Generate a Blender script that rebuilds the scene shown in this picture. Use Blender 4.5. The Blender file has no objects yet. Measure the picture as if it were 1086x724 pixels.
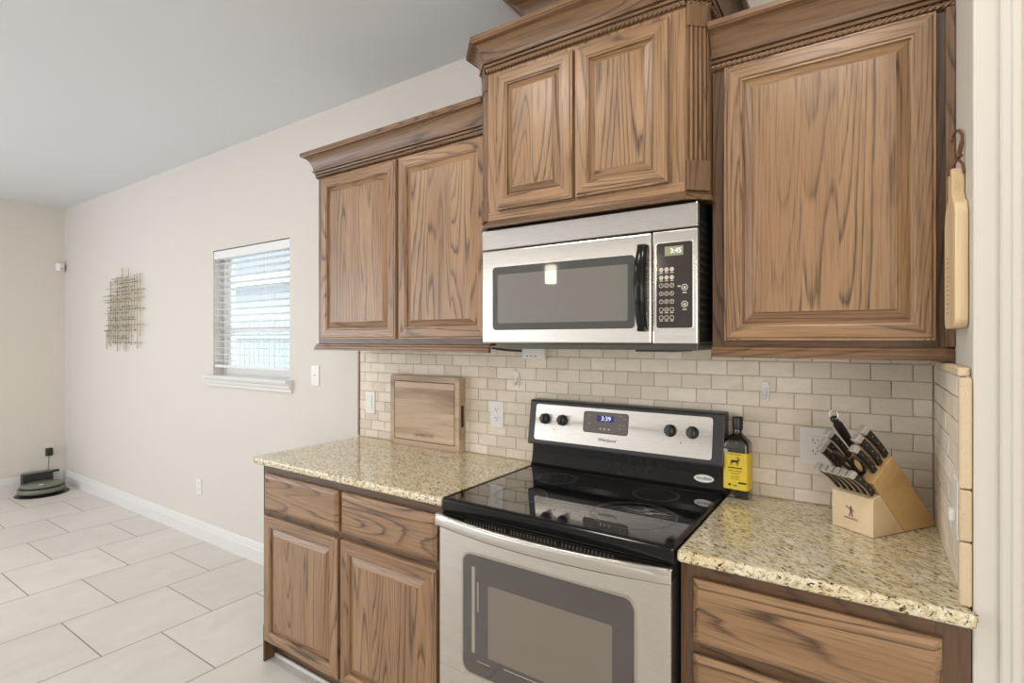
import bpy, bmesh, math, random
from mathutils import Vector, Matrix
R = random.Random(7)
PI = math.pi
SC = bpy.context.scene
COL = SC.collection

# ------------------------------------------------------------------ camera
CAM_H, CAM_D, YAW, FPX = 1.4338, 1.9368, 0.5921, 564.2
cd = bpy.data.cameras.new('camera'); cam = bpy.data.objects.new('camera', cd); COL.objects.link(cam)
cam.location = (0, -CAM_D, CAM_H)
cam.rotation_euler = (PI/2, 0, YAW)
cd.sensor_fit = 'HORIZONTAL'; cd.sensor_width = 36.0
cd.lens = 36.0*FPX/1086.0
cd.shift_y = (360.07-362.0)/1086.0
cd.clip_start = 0.02
SC.camera = cam

# ------------------------------------------------------------------ colour management, world, lights
SC.view_settings.view_transform = 'Standard'
try: SC.view_settings.look = 'None'
except Exception: pass
SC.view_settings.gamma = 1.0
SC.view_settings.use_curve_mapping = False
SC.view_settings.exposure = 0.0

w = bpy.data.worlds.new('world'); SC.world = w; w.use_nodes = True
bg = w.node_tree.nodes['Background']
bg.inputs[0].default_value = (0.96, 0.98, 1.0, 1); bg.inputs[1].default_value = 3.0

def area(name, loc, rot, sx, sy, power, col=(1,1,1), shape='RECTANGLE', spread=PI):
    l = bpy.data.lights.new(name, 'AREA'); l.shape = shape; l.size = sx; l.size_y = sy
    l.energy = power; l.color = col; l.spread = spread
    o = bpy.data.objects.new(name, l); COL.objects.link(o); o.location = loc; o.rotation_euler = rot
    return o
# added fill lights along the closed walls out of view; no openings built
area('fill_right', (1.7, -5.35, 1.30), (PI/2, 0, 0.15), 3.4, 2.1, 116, (1.0, 0.955, 0.89))  # added warm main fill from the right
area('fill_steel_reflection', (-3.1, -5.35, 1.55), (PI/2, 0, 0), 4.0, 2.3, 9, (0.97, 0.98, 1.0))  # added dim panel for the steel fronts to reflect
area('fill_left_cool', (-5.9, -5.35, 1.45), (PI/2, 0, -0.1), 1.5, 1.9, 40, (0.90, 0.95, 1.0))  # added cool fill for the left end of the room
area('fill_left_wall', (-6.68, -3.6, 1.45), (PI/2, 0, -PI/2), 2.0, 1.7, 56, (0.86, 0.93, 1.0))  # added cool fill at the left wall, facing the kitchen
area('fill_far_right', (3.9, -3.0, 1.5), (PI/2, 0, PI/2), 2.4, 1.8, 20, (1.0, 0.96, 0.90))  # added weak warm fill at the right end of the room
# added warm fill discs under the ceiling, out of view, without fixtures
for i, (x, y, p) in enumerate([(-0.15, -1.35, 9), (-1.35, -1.4, 9), (-2.7, -1.7, 7), (-4.6, -1.9, 7)]):
    area('ceiling_fill', (x, y, 2.735), (0, 0, 0), 0.34, 0.34, p, (1.0, 0.93, 0.83), 'DISK')

# ------------------------------------------------------------------ materials
def L(r, g, b):
    f = lambda c: (c/255/12.92) if c/255 <= 0.04045 else ((c/255+0.055)/1.055)**2.4
    return (f(r), f(g), f(b), 1)
class NT:
    def __init__(s, name):
        s.m = bpy.data.materials.new(name); s.m.use_nodes = True
        s.t = s.m.node_tree; s.p = s.t.nodes['Principled BSDF']; s.out = s.t.nodes['Material Output']
    def n(s, typ, **kw):
        nd = s.t.nodes.new(typ)
        for k, v in kw.items():
            if k.startswith('i_'):
                nd.inputs[k[2:].replace('_', ' ')].default_value = v
            else: setattr(nd, k, v)
        return nd
    def l(s, a, b): s.t.links.new(a, b)
    def obj(s): return s.n('ShaderNodeTexCoord').outputs['Object']
    def gc(s): return s.n('ShaderNodeAttribute', attribute_name='gc').outputs['Vector']
    def map(s, v, scale=(1,1,1), loc=(0,0,0), rot=(0,0,0)):
        m = s.n('ShaderNodeMapping'); m.inputs['Scale'].default_value = scale
        m.inputs['Location'].default_value = loc; m.inputs['Rotation'].default_value = rot
        s.l(v, m.inputs['Vector']); return m.outputs[0]
    def noise(s, v, scale, detail=3, rough=0.5, dist=0):
        t = s.n('ShaderNodeTexNoise'); t.inputs['Scale'].default_value = scale; t.inputs['Detail'].default_value = detail
        t.inputs['Roughness'].default_value = rough; t.inputs['Distortion'].default_value = dist
        s.l(v, t.inputs['Vector']); return t.outputs['Fac']
    def ramp(s, f, stops, interp='LINEAR'):
        r = s.n('ShaderNodeValToRGB'); e = r.color_ramp.elements; r.color_ramp.interpolation = interp
        while len(e) < len(stops): e.new(0.5)
        for k, (p, c) in zip(e, stops):
            k.position = p; k.color = c if len(c) == 4 else (*c, 1)
        s.l(f, r.inputs[0]); return r.outputs[0]
    def mix(s, f, a, b, mode='MIX'):
        m = s.n('ShaderNodeMix', data_type='RGBA', blend_type=mode)
        for sock, v in ((m.inputs[0], f), (m.inputs[6], a), (m.inputs[7], b)):
            if hasattr(v, 'links') or isinstance(v, bpy.types.NodeSocket): s.l(v, sock)
            else: sock.default_value = v
        return m.outputs[2]
    def math(s, op, a, b=None):
        m = s.n('ShaderNodeMath', operation=op)
        for i, v in enumerate((a, b)):
            if v is None: continue
            if isinstance(v, bpy.types.NodeSocket): s.l(v, m.inputs[i])
            else: m.inputs[i].default_value = v
        return m.outputs[0]
    def bump(s, h, strength=0.3, dist=0.002):
        b = s.n('ShaderNodeBump'); b.inputs['Strength'].default_value = strength; b.inputs['Distance'].default_value = dist
        s.l(h, b.inputs['Height']); s.l(b.outputs[0], s.p.inputs['Normal'])
    def set(s, **kw):
        for k, v in kw.items():
            i = s.p.inputs[k.replace('_', ' ')]
            if isinstance(v, bpy.types.NodeSocket): s.l(v, i)
            else: i.default_value = v
        return s.m
G = lambda v: (v, v, v, 1)

def plain(name, col, rough=0.5, metal=0.0, bumpy=0.0, bscale=60, coat=0.0, emit=None, es=0, var=0.06):
    t = NT(name); o = t.obj()
    nz = t.noise(o, bscale, 3)
    dark = tuple(c*(1-var) for c in col[:3])+(1,)
    t.set(Base_Color=t.mix(nz, dark, col), Roughness=rough, Metallic=metal, Coat_Weight=coat)
    if bumpy: t.bump(nz, bumpy, 0.001)
    if emit: t.set(Emission_Color=emit, Emission_Strength=es)
    return t.m

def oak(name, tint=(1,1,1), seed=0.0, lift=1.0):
    t = NT(name); g = t.gc()
    g = t.map(g, loc=(seed, seed*1.7, seed*0.6))
    # broad tonal drift, board to board
    low = t.noise(t.map(g, (9, 9, 0.8)), 1.0, 3)
    # cathedral growth rings: contour lines of a stretched smooth field, denser in some bands than others
    field = t.noise(t.map(g, (6.0, 6.0, 0.55)), 1.0, 1.2, 0.35)
    fine = t.noise(t.map(g, (70, 70, 4.0)), 1.0, 2)
    f2 = t.math('ADD', t.math('MULTIPLY', field, 26.0), t.math('MULTIPLY', fine, 0.45))
    fr = t.math('FRACT', f2)
    ring = t.ramp(fr, [(0.0, G(1.0)), (0.05, G(0.85)), (0.20, G(0.22)), (0.45, G(0.03)), (0.88, G(0.0)), (0.97, G(0.6)), (1.0, G(1.0))])
    where = t.ramp(t.noise(t.map(g, (8, 8, 0.7), loc=(3, 1, 2)), 1.0, 2), [(0.40, G(0.28)), (0.56, G(1.0))])
    ring = t.math('MULTIPLY', ring, where)
    # open pores
    pore = t.noise(t.map(g, (250, 250, 7)), 1.0, 2, 0.6)
    pr = t.ramp(pore, [(0.48, G(0)), (0.66, G(1))])
    pr2 = t.math('MULTIPLY', pr, t.math('ADD', t.math('MULTIPLY', ring, 0.9), 0.42))
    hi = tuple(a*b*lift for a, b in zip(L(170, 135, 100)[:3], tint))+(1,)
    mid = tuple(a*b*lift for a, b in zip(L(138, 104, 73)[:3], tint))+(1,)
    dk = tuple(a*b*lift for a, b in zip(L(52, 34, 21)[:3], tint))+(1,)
    base = t.mix(t.ramp(low, [(0.30, G(0)), (0.70, G(1))]), mid, hi)
    c = t.mix(t.math('MULTIPLY', ring, 0.78), base, dk)
    c = t.mix(t.math('MULTIPLY', pr2, 0.74), c, dk)
    t.set(Base_Color=c, Roughness=0.38, Coat_Weight=0.2, Coat_Roughness=0.25)
    t.bump(t.math('SUBTRACT', 1.0, pr2), 0.15, 0.0006)
    return t.m

OAK = oak('stained_oak')
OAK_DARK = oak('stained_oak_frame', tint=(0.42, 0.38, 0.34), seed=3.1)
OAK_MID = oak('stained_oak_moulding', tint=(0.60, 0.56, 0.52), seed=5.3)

def board_wood(name, c1, c2, c3, scale=1.0):
    t = NT(name); g = t.gc()
    low = t.noise(t.map(g, (9*scale, 9*scale, 1.3*scale)), 1.0, 4, 0.55, 0.6)
    f = t.noise(t.map(g, (240, 240, 6)), 1.0, 2)
    c = t.ramp(low, [(0.28, c3), (0.47, c2), (0.70, c1)])
    c = t.mix(t.math('MULTIPLY', t.ramp(f, [(0.45, G(0)), (0.7, G(1))]), 0.28), c, c3)
    rn = t.n('ShaderNodeAttribute', attribute_name='rnd').outputs['Fac']
    c = t.mix(t.math('MULTIPLY', rn, 0.30*scale), c, c2)
    c = t.mix(t.math('MULTIPLY', t.math('FRACT', t.math('MULTIPLY', rn, 7.3)), 0.34 if scale == 1.0 else 0.0), c, c3)
    t.set(Base_Color=c, Roughness=0.5); t.bump(f, 0.06, 0.0005)
    return t.m
WALNUT = board_wood('acacia_end_grain', L(222, 200, 174), L(198, 172, 146), L(128, 100, 78))
MAPLE = board_wood('pale_maple', L(238, 218, 184), L(230, 206, 168), L(206, 176, 134), 0.7)
BLOCKWOOD = board_wood('honey_beech', L(230, 198, 146), L(217, 181, 124), L(188, 148, 94), 0.7)

def granite(name):
    t = NT(name); o = t.obj()
    o2 = t.map(t.map(o, rot=(0.3, 0.2, 0.62)), (0.36, 1.0, 0.8))
    big = t.noise(o2, 16, 3, 0.55, 0.4)
    med = t.noise(o2, 70, 4, 0.62, 0.5)
    fl = t.noise(o2, 150, 3, 0.62, 0.8)
    fl2 = t.noise(t.map(o2, loc=(4, 2, 1)), 110, 3, 0.6, 0.7)
    wh = t.noise(t.map(o2, loc=(1, 7, 3)), 80, 3, 0.6, 0.6)
    c = t.ramp(med, [(0.30, L(172, 152, 112)), (0.42, L(206, 192, 156)), (0.55, L(223, 213, 184)), (0.70, L(234, 227, 206))])
    c = t.mix(t.ramp(big, [(0.42, G(0)), (0.62, G(0.30))]), c, L(206, 182, 116))
    c = t.mix(t.ramp(wh, [(0.56, G(0)), (0.66, G(0.8))]), c, L(238, 232, 218))
    c = t.mix(t.ramp(fl2, [(0.58, G(0)), (0.66, G(0.75))]), c, L(140, 118, 90))
    c3 = t.mix(t.ramp(fl, [(0.555, G(0)), (0.63, G(1))]), c, L(78, 56, 32))
    t.set(Base_Color=c3, Roughness=0.12, Coat_Weight=0.3, Coat_Roughness=0.04)
    return t.m
GRANITE = granite('polished_granite')

def steel(name, col=(0.66, 0.63, 0.59, 1), rough=0.27, sx=2.0, sz=500.0):
    t = NT(name); o = t.obj()
    nz = t.noise(t.map(o, (sx, sx, sz)), 1.0, 3)
    t.set(Base_Color=t.mix(nz, tuple(c*0.93 for c in col[:3])+(1,), col), Metallic=1.0,
          Roughness=t.math('ADD', t.math('MULTIPLY', nz, 0.03), rough-0.015), Anisotropic=0.8)
    tg = t.n('ShaderNodeTangent', direction_type='RADIAL', axis='Z'); t.l(tg.outputs[0], t.p.inputs['Tangent'])
    return t.m
STEEL = steel('brushed_steel')
CHROME = plain('bright_steel', (0.80, 0.79, 0.76, 1), 0.18, 1.0)
CAPSTEEL = plain('satin_cap_steel', (0.78, 0.76, 0.72, 1), 0.32, 0.7)
RIVET = plain('rivet_steel', (0.55, 0.53, 0.50, 1), 0.35, 1.0)
BLACK = plain('black_enamel', (0.008, 0.008, 0.008, 1), 0.14)
BLACK.node_tree.nodes['Principled BSDF'].inputs['Specular IOR Level'].default_value = 0.28
BLACK_SATIN = plain('black_satin', (0.022, 0.021, 0.02, 1), 0.38)
CHAR = plain('charcoal_plastic', (0.042, 0.043, 0.044, 1), 0.36)
KEYPAD = plain('keypad_black', (0.032, 0.026, 0.021, 1), 0.12)
DISPLAYBOX = plain('grey_display_glass', (0.17, 0.155, 0.145, 1), 0.25)
HANDLEBLK = plain('knife_handle_black', (0.016, 0.014, 0.013, 1), 0.34)
WHITE_PL = plain('white_plastic', L(238, 236, 232), 0.35)
WHITE_TRIM = plain('white_trim_paint', L(232, 231, 229), 0.38)
SLATW = plain('white_blind_vinyl', L(238, 240, 243), 0.45)
SLOT = plain('socket_slot', (0.05, 0.045, 0.04, 1), 0.6)
GREYPRINT = plain('printed_grey', L(206, 198, 184), 0.5)
DARKPRINT = plain('printed_dark', L(44, 36, 30), 0.5)
BROWNPRINT = plain('burned_mark', L(92, 66, 46), 0.6)
LEATHER = plain('brown_leather', L(112, 72, 44), 0.6, bumpy=0.2)
GOLD = plain('champagne_metal', (0.55, 0.49, 0.36, 1), 0.36, 1.0)
GUNM = plain('aged_metal', (0.20, 0.18, 0.14, 1), 0.4, 1.0)
ROBOT = plain('robot_olive_grey', L(118, 122, 108), 0.32)
STEEL_DARK = plain('dark_vent_steel', (0.10, 0.095, 0.085, 1), 0.35, 0.6)
YEL = plain('yellow_label', L(232, 204, 62), 0.42)
LCD = plain('lcd_green_grey', L(150, 152, 116), 0.3)
LCDLIT = plain('lcd_digit_glow', L(225, 235, 255), 0.4, emit=L(215, 225, 255), es=0.9)
CLOCKBG = plain('clock_window', (0.02, 0.02, 0.06, 1), 0.2, emit=L(70, 60, 190), es=0.25)
WHITE_STK = plain('white_sticker', L(232, 230, 226), 0.4)
SHADE = plain('opal_glass_shade', L(250, 244, 232), 0.4, emit=(1.0, 0.90, 0.74, 1), es=12.0)
RIM = plain('light_grey_rim', L(176, 168, 156), 0.3, 0.6)
EDGE_METAL = plain('bronze_edge_trim', L(120, 104, 78), 0.4, 0.5)

def wallpaint(name, col):
    t = NT(name); o = t.obj()
    big = t.noise(o, 0.6, 2); nz = t.noise(o, 130, 2)
    t.set(Base_Color=t.mix(big, tuple(c*0.97 for c in col[:3])+(1,), col), Roughness=0.62)
    t.bump(nz, 0.05, 0.0012); return t.m
PAINT = wallpaint('wall_paint', L(221, 215, 209))
PAINT_FAR = wallpaint('wall_paint_far', L(230, 224, 215))
PAINT_WARM = wallpaint('wall_paint_warm', L(210, 205, 197))
PAINT_CEIL = wallpaint('ceiling_paint', L(227, 230, 234))

def floortile():
    t = NT('floor_porcelain'); o = t.obj()
    sep = t.n('ShaderNodeSeparateXYZ'); t.l(o, sep.inputs[0])
    cmb = t.n('ShaderNodeCombineXYZ')
    t.l(t.math('ADD', sep.outputs[1], 0.732+0.4865*20), cmb.inputs[0])
    t.l(t.math('ADD', sep.outputs[0], 2.371+0.514*20), cmb.inputs[1])
    b = t.n('ShaderNodeTexBrick', offset=0.5, offset_frequency=2, squash=1.0)
    b.inputs['Scale'].default_value = 1.0; b.inputs['Brick Width'].default_value = 0.4865; b.inputs['Row Height'].default_value = 0.514
    b.inputs['Mortar Size'].default_value = 0.0028; b.inputs['Mortar Smooth'].default_value = 0.15; b.inputs['Bias'].default_value = 0.0
    b.inputs['Color1'].default_value = L(218, 214, 208); b.inputs['Color2'].default_value = L(230, 227, 221); b.inputs['Mortar'].default_value = L(132, 118, 104)
    t.l(cmb.outputs[0], b.inputs['Vector'])
    n1 = t.noise(t.map(o, (3.2, 2.2, 1)), 1.6, 5, 0.6, 0.8)
    n2 = t.noise(t.map(o, (16, 9, 1)), 1.0, 4, 0.6)
    c = t.mix(t.ramp(n1, [(0.35, G(0.0)), (0.7, G(0.30))]), b.outputs['Color'], L(196, 186, 174))
    c = t.mix(t.ramp(n2, [(0.45, G(0.0)), (0.75, G(0.25))]), c, L(234, 229, 221))
    c = t.mix(b.outputs['Fac'], c, L(132, 118, 104))
    t.set(Base_Color=c, Roughness=0.30)
    t.bump(t.math('SUBTRACT', 1.0, b.outputs['Fac']), 0.35, 0.002)
    return t.m
FLOORM = floortile()

def travertine(name, base=(233, 222, 205), spread=1.0):
    t = NT(name); o = t.obj(); rn = t.n('ShaderNodeAttribute', attribute_name='rnd').outputs['Fac']
    c = t.ramp(rn, [(0.0, L(base[0]-13, base[1]-14, base[2]-15)), (0.45, L(*base)), (0.8, L(base[0]+6, base[1]+6, base[2]+8)), (1.0, L(base[0]+13, base[1]+14, base[2]+17))])
    n1 = t.noise(t.map(o, (10, 10, 22)), 1.6, 5, 0.62, 0.5)
    c = t.mix(t.ramp(n1, [(0.38, G(0)), (0.68, G(0.30))]), c, L(base[0]-26, base[1]-29, base[2]-34))
    pit = t.noise(o, 190, 3, 0.7)
    c = t.mix(t.ramp(pit, [(0.63, G(0)), (0.72, G(0.55))]), c, L(140, 118, 92))
    t.set(Base_Color=c, Roughness=0.5)
    t.bump(t.ramp(pit, [(0.55, G(1)), (0.70, G(0))]), 0.35, 0.0012); return t.m
TRAV = travertine('tumbled_travertine')
TRAV_EDGE = travertine('honed_travertine_trim', (216, 196, 164))
GROUT = plain('sanded_grout', L(206, 195, 178), 0.8, bumpy=0.2, bscale=300)

def glass(name, col=(1,1,1,1), rough=0.0, thin=True):
    t = NT(name)
    t.set(Base_Color=col, Roughness=rough, Transmission_Weight=1.0, IOR=1.45)
    return t.m
def blackglass(name, col, rough=0.03, spec=0.5):
    t = NT(name); o = t.obj(); n = t.noise(o, 40, 2)
    t.set(Base_Color=col, Roughness=t.math('ADD', t.math('MULTIPLY', n, 0.02), rough), Specular_IOR_Level=spec, Coat_Weight=0.6, Coat_Roughness=0.02)
    return t.m
OVENGLASS = blackglass('oven_door_glass', (0.060, 0.053, 0.048, 1), 0.04, 0.8)
OVENINNER = blackglass('oven_inner_window', (0.17, 0.14, 0.112, 1), 0.04, 0.8)
MICROGLASS = blackglass('microwave_door_frame_glass', (0.045, 0.042, 0.038, 1), 0.05, 0.6)
MICROSCREEN = blackglass('microwave_screen', (0.15, 0.142, 0.125, 1), 0.015, 0.8)
BOTTLEGLASS = blackglass('dark_olive_glass', (0.018, 0.016, 0.006, 1), 0.05, 0.7)
def cooktop():
    t = NT('ceramic_cooktop'); o = t.obj()
    n = t.noise(t.map(o, (30, 90, 1), rot=(0, 0, 0.5)), 1.0, 4, 0.65)
    # scuffed patch left inside the large front burner
    gd = t.n('ShaderNodeVectorMath', operation='DISTANCE'); 
    sc = t.map(o, (1.0, 1.9, 0.0)); gd.inputs[1].default_value = (CKX+0.78+0.035, (CKY+0.055)*1.9, 0.0)
    t.l(sc, gd.inputs[0])
    mask = t.ramp(gd.outputs['Value'], [(0.03, G(1)), (0.10, G(0))])
    m2 = t.math('MULTIPLY', mask, t.ramp(n, [(0.42, G(0)), (0.62, G(1))]))
    t.set(Base_Color=t.mix(m2, (0.010, 0.010, 0.011, 1), (0.34, 0.34, 0.35, 1)), Roughness=t.math('ADD', 0.035, t.math('MULTIPLY', m2, 0.3)),
          Specular_IOR_Level=0.65, Coat_Weight=0.7, Coat_Roughness=0.015)
    return t.m

# ------------------------------------------------------------------ mesh builder
class MB:
    def __init__(s): s.v = []; s.f = []; s.mi = []; s.gc = []; s.sm = []; s.rnd = []
    def add(s, verts, faces, grain='z', mat=0, smooth=False, rnd=None, off=None):
        b = len(s.v); s.v += [tuple(v) for v in verts]
        if off is None: off = (R.uniform(0, 40), R.uniform(0, 40), R.uniform(0, 40))
        if rnd is None: rnd = R.random()
        for f in faces:
            s.f.append([b+i for i in f]); s.mi.append(mat); s.sm.append(smooth); s.gc.append((grain, off)); s.rnd.append(rnd)
        return s
    def bm(s, bm, **k):
        bm.verts.index_update()
        s.add([v.co for v in bm.verts], [[v.index for v in f.verts] for f in bm.faces], **k); bm.free(); return s
    def box(s, x0, x1, y0, y1, z0, z1, bev=0.0, seg=2, **k):
        bm = bmesh.new()
        x0, x1 = min(x0, x1), max(x0, x1); y0, y1 = min(y0, y1), max(y0, y1); z0, z1 = min(z0, z1), max(z0, z1)
        vs = [bm.verts.new(p) for p in ((x0,y0,z0),(x1,y0,z0),(x1,y1,z0),(x0,y1,z0),(x0,y0,z1),(x1,y0,z1),(x1,y1,z1),(x0,y1,z1))]
        for q in ((0,3,2,1),(4,5,6,7),(0,1,5,4),(1,2,6,5),(2,3,7,6),(3,0,4,7)): bm.faces.new([vs[i] for i in q])
        if bev: bmesh.ops.bevel(bm, geom=bm.edges[:], offset=bev, segments=seg, profile=0.5, affect='EDGES')
        return s.bm(bm, **k)
    def prism(s, poly, lo, hi, axis='z', bev=0.0, seg=2, **k):
        """poly: list of 2D points; axis the extrusion axis (x: poly=(y,z); y: poly=(x,z); z: poly=(x,y))"""
        def P(a, b, c): return {'z': (a, b, c), 'y': (a, c, b), 'x': (c, a, b)}[axis]
        bm = bmesh.new(); n = len(poly)
        A = [bm.verts.new(P(*p, lo)) for p in poly]; B = [bm.verts.new(P(*p, hi)) for p in poly]
        bm.faces.new(A[::-1]); bm.faces.new(B)
        for i in range(n): bm.faces.new((A[i], A[(i+1)%n], B[(i+1)%n], B[i]))
        bmesh.ops.recalc_face_normals(bm, faces=bm.faces[:])
        if bev: bmesh.ops.bevel(bm, geom=bm.edges[:], offset=bev, segments=seg, profile=0.5, affect='EDGES')
        return s.bm(bm, **k)
    def sweep(s, prof, path, side=1, cap=True, grains=None, **k):
        """prof: (out, z) list; path: (x, y) list. Mitred extrusion, out is to the right of travel (side=1)."""
        n = len(path); m = len(prof); rings = []
        for i, p in enumerate(path):
            p = Vector(p)
            d0 = (Vector(path[i])-Vector(path[i-1])).normalized() if i > 0 else None
            d1 = (Vector(path[i+1])-Vector(path[i])).normalized() if i < n-1 else None
            d0 = d0 or d1; d1 = d1 or d0
            n0 = Vector((d0.y, -d0.x))*side; n1 = Vector((d1.y, -d1.x))*side
            mt = (n0+n1).normalized(); mt = mt/max(0.2, mt.dot(n0))
            rings.append([(p.x+mt.x*o, p.y+mt.y*o, z) for o, z in prof])
        for i in range(n-1):
            d = (Vector(path[i+1])-Vector(path[i]))
            gr = 'x' if abs(d.x) >= abs(d.y) else 'y'
            vs = rings[i]+rings[i+1]
            fs = [(j, j+1, m+j+1, m+j) if side > 0 else (j, m+j, m+j+1, j+1) for j in range(m-1)]
            s.add(vs, fs, grain=gr, **k)
        if cap:
            s.add(rings[0], [list(range(m))], **k); s.add(rings[-1], [list(range(m))[::-1]], **k)
        return s
    def lathe(s, prof, c=(0,0,0), seg=24, axis='z', cap=True, **k):
        """prof: (r, h)"""
        vs = []; fs = []; m = len(prof)
        for i in range(seg):
            a = 2*PI*i/seg
            for r, h in prof:
                p = (r*math.cos(a), r*math.sin(a), h)
                if axis == 'y': p = (p[0], -p[2], p[1])
                if axis == 'x': p = (p[2], p[0], p[1])
                vs.append((c[0]+p[0], c[1]+p[1], c[2]+p[2]))
        for i in range(seg):
            a = i*m; b = ((i+1)%seg)*m
            for j in range(m-1): fs.append((a+j, b+j, b+j+1, a+j+1))
        k.setdefault('smooth', True)
        s.add(vs, fs, **k)
        if cap:
            k['smooth'] = False
            if prof[0][0] > 1e-6: s.add([vs[i*m] for i in range(seg)], [list(range(seg))[::-1]], **k)
            if prof[-1][0] > 1e-6: s.add([vs[i*m+m-1] for i in range(seg)], [list(range(seg))], **k)
        return s
    def tube(s, pts, r, seg=8, closed=False, **k):
        P = [Vector(p) for p in pts]; n = len(P); vs = []; fs = []
        rr = r if isinstance(r, (list, tuple)) else [r]*n
        up = None
        for i in range(n):
            if closed: t = (P[(i+1)%n]-P[i-1]).normalized()
            else: t = (P[min(i+1, n-1)]-P[max(i-1, 0)]).normalized()
            if up is None: up = Vector((0, 0, 1)) if abs(t.z) < 0.9 else Vector((1, 0, 0))
            a = t.cross(up).normalized(); b = a.cross(t).normalized(); up = b
            for j in range(seg):
                q = 2*PI*j/seg; vs.append(P[i]+(a*math.cos(q)+b*math.sin(q))*rr[i])
        for i in range(n if closed else n-1):
            a = i*seg; b = ((i+1)%n)*seg
            for j in range(seg): fs.append((a+j, a+(j+1)%seg, b+(j+1)%seg, b+j))
        k.setdefault('smooth', True); s.add(vs, fs, **k)
        if not closed:
            k['smooth'] = False
            s.add(vs[:seg], [list(range(seg))[::-1]], **k); s.add(vs[-seg:], [list(range(seg))], **k)
        return s
    def loft(s, sections, cap=True, **k):
        n = len(sections[0]); vs = [p for sct in sections for p in sct]; fs = []
        for i in range(len(sections)-1):
            for j in range(n): fs.append((i*n+j, i*n+(j+1)%n, (i+1)*n+(j+1)%n, (i+1)*n+j))
        k.setdefault('smooth', True); s.add(vs, fs, **k)
        if cap:
            k['smooth'] = False
            s.add(sections[0], [list(range(n))[::-1]], **k); s.add(sections[-1], [list(range(n))], **k)
        return s
    def xform(s, M):
        s.v = [tuple(M @ Vector(v)) for v in s.v]; return s
    def build(s, name, mats, parent=None, origin=(0,0,0), fixn=True, rndattr=False):
        me = bpy.data.meshes.new(name)
        o0 = Vector(origin)
        me.from_pydata([tuple(Vector(v)-o0) for v in s.v], [], s.f)
        if not isinstance(mats, (list, tuple)): mats = [mats]
        for m in mats: me.materials.append(m)
        at = me.attributes.new('gc', 'FLOAT_VECTOR', 'CORNER'); data = []
        ra = me.attributes.new('rnd', 'FLOAT', 'FACE')
        for pi, p in enumerate(me.polygons):
            p.material_index = s.mi[pi]; p.use_smooth = s.sm[pi]
            g, off = s.gc[pi]; ra.data[pi].value = s.rnd[pi]
            for li in p.loop_indices:
                x, y, z = s.v[me.loops[li].vertex_index]
                q = {'z': (x, y, z), 'x': (z, y, x), 'y': (x, z, y)}[g]
                data += [q[0]+off[0], q[1]+off[1], q[2]+off[2]]
        at.data.foreach_set('vector', data)
        me.update()
        if fixn:
            bm = bmesh.new(); bm.from_mesh(me); bmesh.ops.recalc_face_normals(bm, faces=bm.faces[:]); bm.to_mesh(me); bm.free()
        o = bpy.data.objects.new(name, me); COL.objects.link(o)
        if parent is not None: o.parent = parent
        return o

def text_mb(body, size, M, depth=0.0004, mb=None, shear=0.0, space=1.0, **k):
    cu = bpy.data.curves.new('lettering', 'FONT'); cu.body = body; cu.size = size; cu.align_x = 'CENTER'; cu.align_y = 'CENTER'
    cu.extrude = depth; cu.shear = shear; cu.space_character = space; cu.resolution_u = 3
    o = bpy.data.objects.new('lettering', cu); COL.objects.link(o)
    bpy.context.view_layer.update()
    dg = bpy.context.evaluated_depsgraph_get(); me = bpy.data.meshes.new_from_object(o.evaluated_get(dg))
    vs = [M @ v.co for v in me.vertices]; fs = [list(p.vertices) for p in me.polygons]
    bpy.data.objects.remove(o); bpy.data.curves.remove(cu); bpy.data.meshes.remove(me)
    mb = mb or MB(); mb.add(vs, fs, **k); return mb
def FACE(x, y, z, tilt=0.0):       # text upright on a surface that faces the room (-y)
    return Matrix.Translation((x, y, z)) @ Matrix.Rotation(PI/2-tilt, 4, 'X')

def tag(o, label, cat, group=None):
    o['label'] = label; o['category'] = cat
    if group: o['group'] = group
    return o
class Thing:
    """an Empty at the thing's base; parts are authored in world coordinates"""
    def __init__(s, name, label, cat, loc=(0,0,0), group=None, local=False):
        s.o = bpy.data.objects.new(name, None); COL.objects.link(s.o); s.o.location = loc; s.o.empty_display_size = 0.05
        s.org = (0,0,0) if local else loc; tag(s.o, label, cat, group)
    def part(s, name, mb, mats, parent=None, label=None, **k):
        p = mb.build(name, mats, parent or s.o, s.org, **k)
        if label: p['label'] = label
        return p
def struct(name, mb, mats, parent=None, **k):
    o = mb.build(name, mats, parent, **k); o['kind'] = 'structure'; return o
def copy_tree(o, parent=None):
    c = o.copy(); COL.objects.link(c)
    if parent is not None: c.parent = parent
    for ch in list(o.children): copy_tree(ch, c)
    return c

# ------------------------------------------------------------------ dimensions
XL, XF, XR = -6.737, 4.0, 0.165          # far-left wall, right end of room, wing wall face
CEIL, YB = 2.747, -5.45
CT = 0.915                                # counter top
MX0, MX1 = -1.160, -0.401                 # microwave / range width
CKX, CKY = -0.578, -0.440                 # large burner

# ------------------------------------------------------------------ the setting
m = MB().box(XL-0.1, XF+0.1, YB-0.1, 0.15, -0.08, 0.0); struct('floor', m, FLOORM)
m = MB().box(XL-0.1, XF+0.1, YB-0.1, 0.15, CEIL, CEIL+0.08); struct('ceiling', m, PAINT_CEIL)
WX0, WX1, WZ0, WZ1 = -3.843, -2.938, 1.187, 2.058
m = MB()
m.box(XL-0.1, WX0, 0, 0.13, 0, CEIL); m.box(WX1, XF+0.1, 0, 0.13, 0, CEIL)
m.box(WX0, WX1, 0, 0.13, 0, WZ0); m.box(WX0, WX1, 0, 0.13, WZ1, CEIL)
struct('wall_back', m, PAINT)
m = MB().box(XL-0.12, XL, YB, 0, 0, CEIL); struct('wall_left', m, PAINT_FAR)
m = MB().box(XF, XF+0.1, YB, 0, 0, CEIL); struct('wall_far_right', m, PAINT_WARM)
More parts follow.
